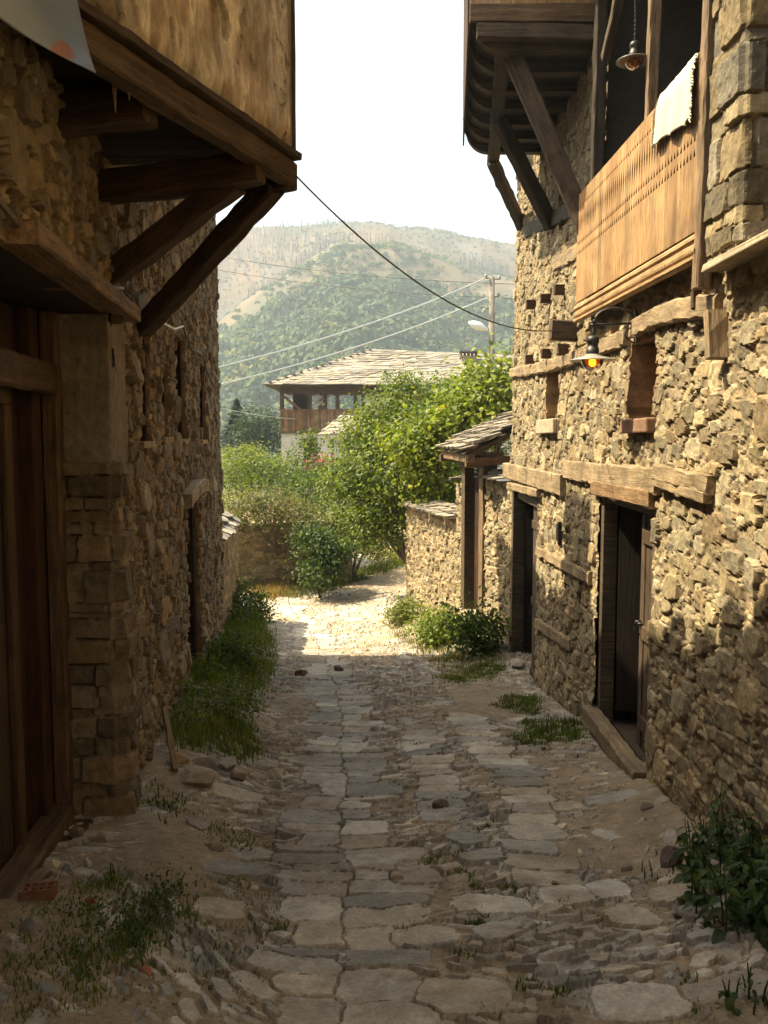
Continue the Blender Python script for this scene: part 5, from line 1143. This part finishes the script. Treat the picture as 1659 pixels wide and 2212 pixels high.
RK = [(432, 1705, 92, .62, 'large pale angular stone lying in the rubble by the left wall', (.33, .28, .21), .55, -.5),
      (488, 1665, 46, .8, 'grey angular stone right of the large pale one', (.30, .28, .25), .8, None),
      (388, 1655, 30, .9, 'rounded tan stone beside the leaning stick', (.38, .27, .16), 1.1, None),
      (438, 1660, 60, .4, 'long dark stone behind the large pale one', (.20, .17, .14), .35, .1),
      (512, 1688, 28, .8, 'small brown stone next to the grey angular one', (.22, .16, .12), .9, None),
      (422, 1797, 38, .8, 'grey pointed stone on the dirt slope', (.30, .27, .23), .8, None),
      (458, 1842, 36, .7, 'brown flat stone half sunk in the dirt', (.20, .155, .11), .6, None),
      (112, 1876, 28, .9, 'small whitish round stone near the door sill', (.50, .44, .33), .9, None),
      (84, 1908, 42, .7, 'dull brown stone between door sill and brick', (.21, .17, .13), .8, None),
      (68, 2018, 56, .8, 'grey stone in front of the brick', (.24, .22, .18), .6, None),
      (24, 2062, 54, .6, 'flat pale stone at the left edge in the grass', (.27, .24, .19), .4, None),
      (438, 1728, 18, .9, 'tiny white pebble in front of the large pale stone', (.55, .50, .42), .9, None),
      (1119, 1444, 34, .8, 'angular stone lying at the foot of the far door', (.33, .30, .25), .6, None),
      (1397, 1754, 28, .8, 'small squarish stone on the dirt below the near door', (.30, .25, .19), .8, None),
      (1352, 1884, 24, .9, 'small round stone left of the nettles', (.26, .21, .18), .9, None),
      (1462, 1880, 46, .6, 'purplish upright stone against the nettles', (.19, .15, .14), 1.2, None),
      (856, 1908, 24, .8, 'small tan stone standing up in the middle of the lane', (.36, .26, .16), .9, None),
      (955, 1752, 36, .6, 'dark brown stone sunk among the cobbles right of the centre line', (.13, .10, .08), .6, None),
      (738, 1790, 16, .9, 'small dark pebble sitting in the centre joint', (.17, .16, .14), .9, None),
      (1335, 1892, 14, .9, 'little tan pebble on the dirt near the nettles', (.36, .27, .18), .9, None),
      (1480, 1985, 60, .6, 'flat grey stone under the nettles', (.27, .25, .22), .35, None),
      (735, 1452, 24, .5, 'dark chip of stone in the lane just inside the shadow', (.15, .12, .10), .5, None),
      (652, 1462, 28, .5, 'reddish dark chip of stone left of the lane centre', (.14, .08, .06), .5, None),
      (205, 1830, 40, .7, 'dark stone tucked under the corner of the pier', (.17, .14, .11), .6, None),
      (165, 1812, 30, .8, 'brown stone against the foot of the door post', (.2, .155, .11), .8, None)]
for i, (px, py, wp, asp, lb, c, hz, an) in enumerate(RK): rock(px, py, wp, asp, lb, 200+i, c, hz, None, ang=an)
rr = random.Random(12)
for (x0, x1, y0, y1, n, lb, gp) in [(280, 620, 1720, 1900, 12, 'small grey stones scattered on the dirt left of the paving', 'small stones on the left dirt'),
                                    (1100, 1450, 1480, 1980, 9, 'small grey stones scattered on the dirt right of the paving', 'small stones on the right dirt'),
                                    (60, 600, 1900, 2200, 30, 'small stones lying in the foreground grass and dirt', 'small stones in the left foreground')]:
    for i in range(n):
        x, y = rr.uniform(x0, x1), rr.uniform(y0, y1); g = rr.uniform(.8, 1.2)
        rock(x, y, rr.uniform(7, 16), rr.uniform(.5, .9), lb, 300+i+int(x0), (.25*g, .215*g, .165*g), rr.uniform(.35, .8), gp)
# hollow brick and a red fragment
def brick():
    g = onG(78, 1955); t = MB(); L, W, H = .075, .042, .036; a = .15; ax = Vector((math.cos(a), math.sin(a), 0)); ay = Vector((-ax.y, ax.x, 0)); c = Vector((g[0], g[1]+.03, g[2]+.035))
    n, m = 4, 2; hw = .009; N = []
    # top plate with holes as a grid of bars, plus four sides
    for j in range(m+1): t.obox(c+ay*((j/m-.5)*2*(W-.006)), ax*L, ay*.005, (0, 0, H), (.20, .095, .06), .001)
    for i in range(n+1): t.obox(c+ax*((i/n-.5)*2*(L-.008)), ax*.005, ay*(W-.001), (0, 0, H-.0015), (.20, .095, .06), .001)
    t.obox(c-Vector((0, 0, .02)), ax*(L-.007), ay*(W-.007), (0, 0, .006), (.08, .03, .02)); return t.build('brick', m_rock, None, bevel=.002)
tag(brick(), 'red hollow brick lying beside the near door sill', 'brick')
rock(313, 2110, 34, .6, 'broken piece of red brick in the foreground dirt', 401, (.28, .11, .07), .5, name='brick_fragment'); rock(196, 1958, 24, .6, 'small dark red brick chip right of the hollow brick', 402, (.2, .07, .05), .5, name='brick_fragment')
g0, g1 = onG(380, 1672), onG(350, 1640); beam('stick', (g0[0], g0[1]-.02, g0[2]+.03), (XF(g1[1]+.1)+.10, g1[1]+.2, g1[2]+.30), .035, .045, m_beamw, None, col=(.8, .75, .7)); tag(bpy.data.objects['stick'], 'weathered grey stick leaning against the foot of the left wall', 'stick')

# ================================================================= GRASS, WEEDS, NETTLES
def blades(name, pts, n, h0, h1, cols, seed, label, cat='grass', kind='stuff', spread=.05, wid=.004, lean=.5):
    rg = np.random.default_rng(seed); pts = np.array(pts); k = rg.integers(0, len(pts), n); b = pts[k][:, :2]+rg.normal(0, 1, (n, 2))*spread
    z = zg(b[:, 0], b[:, 1]); h = rg.uniform(h0, h1, n)*(pts[k][:, 2] if pts.shape[1] > 2 else 1); a = rg.uniform(0, 2*math.pi, n); le = rg.uniform(.1, 1, n)*lean*h; dx, dy = np.cos(a)*le, np.sin(a)*le; w_ = wid*rg.uniform(.6, 1.5, n); a2 = rg.uniform(0, math.pi, n); sx, sy = np.cos(a2)*w_, np.sin(a2)*w_
    B = np.stack([b[:, 0], b[:, 1], z-.01], -1); v = [B+np.stack([sx, sy, 0*sx], -1), B-np.stack([sx, sy, 0*sx], -1)]
    M = B+np.stack([dx*.35, dy*.35, h*.6], -1); v += [M+np.stack([sx, sy, 0*sx], -1)*.8, M-np.stack([sx, sy, 0*sx], -1)*.8, B+np.stack([dx, dy, h*.92], -1)]
    co = np.stack(v, 1).reshape(-1, 3); b0 = (np.arange(n)*5)[:, None]; q = b0+np.array([0, 1, 3, 2]); t = b0+np.array([2, 3, 4]); cols = np.array(cols)
    patch = noise(b[:, 0], b[:, 1], 2.5, seed, 2); ci = np.clip(((patch+.5)*len(cols)).astype(int)+rg.integers(-1, 2, n), 0, len(cols)-1)
    c = np.repeat(cols[ci]*rg.uniform(.7, 1.3, (n, 1)), 5, 0)
    o = link(name, mesh_np(name, co, q, t, c), m_grass); tag(o, label, cat, None, kind); return o
def area(poly, n, seed, tf=lambda s: 1.0, jit=0):
    """random ground points whose picture position falls in a polygon, so patches keep the outline of the photograph's"""
    G = [onG(x, y) for x, y in poly]; rr = random.Random(seed); xs = [g[0] for g in G]; ys = [g[1] for g in G]; out = []
    def inside(x, y):
        c = False; j = len(G)-1
        for i in range(len(G)):
            if ((ys[i] > y) != (ys[j] > y)) and (x < (xs[j]-xs[i])*(y-ys[i])/(ys[j]-ys[i])+xs[i]): c = not c
            j = i
        return c
    while len(out) < n:
        x, y = rr.uniform(min(xs), max(xs)), rr.uniform(min(ys), max(ys))
        if inside(x, y): out.append((x, y, rr.uniform(.6, 1.2)))
    return out
GC = [(.09, .13, .022), (.11, .145, .026), (.14, .155, .034), (.07, .10, .02)]; GD = [(.16, .14, .05), (.10, .11, .03), (.22, .17, .07)]
pts = [p for p in area([(345, 1590), (360, 1480), (430, 1400), (480, 1330), (560, 1330), (595, 1400), (570, 1480), (560, 1540), (520, 1590), (460, 1600), (420, 1640)], 700, 1)]
pts = [(x, y, h*(.35+1.1*max(0, .5+float(noise(np.array([x]), np.array([y]), 2.2, 61, 2)[0])))) for x, y, h in pts]
blades('grass', pts, 13000, .05, .26, GC+[(.14, .15, .04), (.18, .17, .06)], 2, 'long dark grass on the bank along the foot of the left house', spread=.07)
pts2 = area([(350, 1600), (380, 1500), (480, 1400), (560, 1380), (545, 1540), (480, 1620)], 60, 7)
t = thing('weed_patch', 'leafy weeds mixed into the grass bank below the left house', 'weeds', (pts2[0][0], pts2[0][1], zg1(*pts2[0][:2])))
leafcloud('foliage', [(x, y, zg1(x, y)+.10*h, .13, .13, .10*h) for x, y, h in pts2], 5500, .04, G1+G2[:1], 8, t, shell=.3)
pts = area([(420, 1560), (545, 1560), (560, 1640), (500, 1650), (430, 1610)], 120, 3); blades('grass', pts, 2600, .03, .12, GC+GD[:1], 4, 'thin grass at the lower end of the left bank above the rubble', spread=.05)
pts = area([(-20, 2120), (60, 1990), (170, 1920), (300, 1880), (400, 1900), (430, 1960), (330, 2050), (200, 2180), (-20, 2215)], 260, 5); blades('grass', pts, 4600, .015, .07, GC+GD[:1], 6, 'dark short grass spreading over the dirt in the left foreground', spread=.045, wid=.003)
pts2 = area([(100, 2080), (200, 1960), (380, 1900), (400, 1950), (250, 2100)], 40, 17); t = thing('weed_patch', 'low clover like weeds in the left foreground grass', 'weeds', (pts2[0][0], pts2[0][1], zg1(*pts2[0][:2])))
leafcloud('foliage', [(x, y, zg1(x, y)+.03*h, .08, .08, .025*h) for x, y, h in pts2], 1100, .018, G3, 18, t, shell=.2, asp=.8)
pts = area([(310, 1680), (360, 1690), (440, 1760), (520, 1800), (540, 1850), (450, 1830), (330, 1740)], 60, 19); blades('grass', pts, 1500, .02, .07, GC, 20, 'sparse grass among the stones by the left wall', spread=.04)
pts = area([(835, 1330), (880, 1300), (1000, 1340), (1085, 1380), (1095, 1440), (960, 1480), (940, 1430), (860, 1380)], 300, 9); blades('grass', pts, 8500, .03, .13, [(.12, .14, .03), (.17, .16, .05), (.24, .19, .08), (.09, .11, .02)], 10, 'dry yellow green grass on the bank below the courtyard wall', spread=.07)
for i, (poly, lb) in enumerate([([(1055, 1530), (1100, 1505), (1170, 1510), (1160, 1545)], 'dark grass patch on the dirt below the far door'), ([(1110, 1600), (1130, 1560), (1250, 1560), (1255, 1600), (1160, 1615)], 'dark grass patch beside the near door sill'),
                                ([(970, 1470), (1030, 1440), (1090, 1440), (1080, 1465), (1000, 1485)], 'short grass where the sunlit bank meets the shade')]):
    blades('grass', area(poly, 90, 30+i), 2300, .03, .09, GC+[(.09, .10, .02)], 40+i, lb, spread=.04)
pts = area([(540, 1260), (600, 1255), (650, 1265), (640, 1290), (570, 1300), (545, 1290)], 140, 51); blades('grass', pts, 4200, .05, .22, [(.26, .17, .08), (.20, .15, .07), (.14, .14, .05)], 52, 'dry reddish grass at the foot of the back wall', spread=.15, wid=.007)
pts = area([(640, 1290), (740, 1262), (840, 1235), (880, 1215), (870, 1200), (760, 1235), (660, 1275)], 200, 53); blades('grass', pts, 5200, .04, .14, [(.12, .15, .03), (.16, .16, .05), (.08, .11, .02)], 54, 'green grass edging the far side of the lane bend', spread=.12, wid=.007)
pts = area([(200, 1800), (420, 1760), (600, 1800), (620, 2000), (560, 2210), (60, 2215), (60, 2000)], 700, 91); pts = [q for q in pts if noise(np.array([q[0]]), np.array([q[1]]), 1.8, 92, 2)[0] > .02]
blades('grass', pts, 3000, .01, .045, GC+GD, 93, 'sparse thin grass and dry stalks scattered over the left dirt', spread=.03, wid=.0025)
pts = area([(1020, 1560), (1250, 1600), (1480, 1780), (1500, 2210), (900, 2210), (1000, 1900)], 700, 94); pts = [q for q in pts if noise(np.array([q[0]]), np.array([q[1]]), 2.2, 95, 2)[0] > .12]
blades('grass', pts, 1800, .008, .035, GC+GD, 96, 'sparse thin grass scattered over the right side of the lane', spread=.025, wid=.0025)
# joints of the paving: small tufts
rr = random.Random(8); tp = []
for (x, y) in [(1000, 1745), (935, 1860), (1025, 1980), (1022, 1998), (1060, 1940), (1115, 2040), (1150, 2130), (1180, 2150), (930, 2195), (1160, 2010), (740, 1785), (1300, 1715), (1330, 1712), (1000, 1850), (1005, 1890), (940, 1745), (820, 1700), (870, 1660), (500, 1900), (365, 1850), (390, 1760), (900, 1610), (1050, 1790), (1490, 2130), (1500, 2180), (1060, 2195), (230, 1905), (600, 2000), (860, 1560), (1015, 1915), (1220, 1960), (1430, 1850), (1420, 1830), (1390, 1900), (1100, 1920), (880, 2010), (1010, 2060)]:
    g = onG(x, y); tp += [(g[0]+rr.gauss(0, .02), g[1]+rr.gauss(0, .02), rr.uniform(.6, 1.2)) for _ in range(5)]
blades('grass', tp, 3600, .012, .05, GC, 55, 'small tufts of grass in the joints of the paving', spread=.022, wid=.003)
# leafy plant by the gate wall
def shrub_g(px, py, r, h, n, size, cols, seed, name, label, cat='plant', asp=.6):
    g = onG(px, py); t = thing(name, label, cat, g); bl = [(g[0]+random.Random(seed+i).uniform(-r, r)*.6, g[1]+random.Random(seed+i+9).uniform(-r, r)*.5, g[2]+h*(.35+.35*(i % 2)), r*.6, r*.6, h*.42) for i in range(5)]
    leafcloud('foliage', bl, n, size, cols, seed, t, shell=.35, asp=asp); limbs('stem', g, bl, seed, t, .012, m_bark); return t
shrub_g(1040, 1410, .34, .62, 1700, .075, G3+G1[:1], 71, 'leafy_plant', 'dark leafy plant in front of the far door and the courtyard wall')
shrub_g(960, 1380, .52, .40, 2600, .065, [(.15, .20, .03), (.12, .17, .03), (.18, .22, .04)], 72, 'leafy_plant', 'bright sunlit leafy plant at the foot of the gate')
shrub_g(868, 1345, .32, .38, 1300, .06, [(.12, .15, .03), (.16, .18, .04)], 73, 'leafy_plant', 'light green weeds at the corner of the courtyard wall')
shrub_g(548, 1345, .30, .42, 1500, .055, G1, 74, 'leafy_plant', 'tall green weeds at the far end of the left grass bank')
shrub_g(500, 1450, .30, .40, 1300, .05, G1+G3, 75, 'leafy_plant', 'clump of leafy weeds in the middle of the left grass bank')
# nettles bottom right: stems with paired toothed leaves
def nettle(t, spots, hmin, hmax, seed, ls=.075, cols=G3):
    rg = np.random.default_rng(seed); vs = []; fs = []; cs = []; st = MB()
    for (x, y) in spots:
        z = zg1(x, y); h = rg.uniform(hmin, hmax); lean = rg.normal(0, .12, 2)+np.array([-.10, -.05]); k = int(h/.05)
        pts = [(x+lean[0]*h*s*s, y+lean[1]*h*s*s, z+h*s) for s in np.linspace(0, 1, 6)]; st.tube(pts, [.005, .0045, .004, .0035, .003, .002], 5, (.05, .08, .02))
        for i in range(k):
            s = .12+.88*i/k; p = np.array([x+lean[0]*h*s*s, y+lean[1]*h*s*s, z+h*s]); a0 = rg.uniform(0, math.pi)+i*math.pi/2
            for w in (0, 1):
                a = a0+w*math.pi+rg.normal(0, .2); L = ls*rg.uniform(.7, 1.25)*(1.15-.6*s); W = L*.62; t1 = np.array([math.cos(a), math.sin(a), -.35+rg.normal(0, .25)]); t1 /= np.linalg.norm(t1); sd = np.cross(t1, [0, 0, 1.0]); sd /= np.linalg.norm(sd); up_ = np.cross(sd, t1)
                prof = [(0, .0), (.12, .36), (.3, .5), (.5, .42), (.72, .25), (.88, .1), (1, 0)]; base = len(vs); o = p+t1*.02; g = cols[rg.integers(0, len(cols))]*rg.uniform(.8, 1.25, 1)
                for j, (u, ww) in enumerate(prof):
                    q = o+t1*L*u-up_*L*.35*u*u; vs += [q, q+sd*W*ww+up_*W*ww*.3, q-sd*W*ww+up_*W*ww*.3]; cs += [g]*3
                for j in range(len(prof)-1): b0 = base+j*3; fs += [(b0, b0+3, b0+4, b0+1), (b0, b0+2, b0+5, b0+3)]
    link('leaves', mesh_np('leaves', np.array(vs), np.array(fs), None, np.array(cs)), m_leaf, t); st.each('stem', m_grass, t)
rg = np.random.default_rng(5); G3a = np.array(G3)*1.0
def spots(poly, n, seed): return [(p[0], p[1]) for p in area(poly, n, seed)]
t = thing('nettle_clump', 'dark green nettles growing at the foot of the right wall in the foreground', 'nettles', onG(1560, 1960))
nettle(t, [(x, y) for x, y in spots([(1490, 1990), (1480, 1880), (1560, 1800), (1640, 1840), (1700, 1960), (1700, 2050), (1580, 2030)], 80, 6)], .14, .42, 7, .085, G3a)
t = thing('nettle_clump', 'small dark weeds at the bottom right corner of the picture', 'nettles', onG(1600, 2160)); nettle(t, spots([(1560, 2190), (1600, 2110), (1680, 2120), (1690, 2200)], 9, 8), .06, .16, 9, .05, G3a*.9)
t = thing('weed_patch', 'sparse low weeds on the dirt left of the nettles', 'weeds', onG(1420, 1870)); nettle(t, spots([(1380, 1880), (1440, 1830), (1480, 1900), (1420, 1950)], 14, 10), .03, .08, 11, .03, G3a)
t = thing('weed_patch', 'leafy weeds at the foot of the wall left of the near door', 'weeds', onG(1200, 1580)); nettle(t, spots([(1160, 1590), (1190, 1560), (1250, 1565), (1250, 1590)], 16, 12), .06, .14, 13, .04, G3a*1.2)
t = thing('weed_patch', 'few broad leaved weeds by the rubble at the foot of the left wall', 'weeds', onG(345, 1760)); nettle(t, spots([(310, 1740), (350, 1720), (400, 1770), (360, 1800)], 14, 14), .03, .09, 15, .035, G3a*1.2)
t = thing('weed', 'single small green weed on the foreground dirt', 'weed', onG(240, 1910)); nettle(t, [onG(240, 1910)[:2], onG(248, 1905)[:2]], .08, .12, 16, .04, G3a*1.2)

# ================================================================= HAZE
b = MB(); b.box((-910, -910, -62), (910, 910, 210)); hz = b.build('haze', m_rock); hz.data.materials.clear()
m = bpy.data.materials.new('haze'); m.use_nodes = True; nt = m.node_tree; nt.nodes.remove(nt.nodes['Principled BSDF']); pv = nt.nodes.new('ShaderNodeVolumePrincipled')
pv.inputs['Color'].default_value = (.74, .86, 1.0, 1); pv.inputs['Density'].default_value = HAZE; pv.inputs['Anisotropy'].default_value = .2
nt.links.new(pv.outputs[0], nt.nodes['Material Output'].inputs['Volume']); hz.data.materials.append(m); tag(hz, 'pale summer haze lying over the valley', 'haze', None, 'stuff')
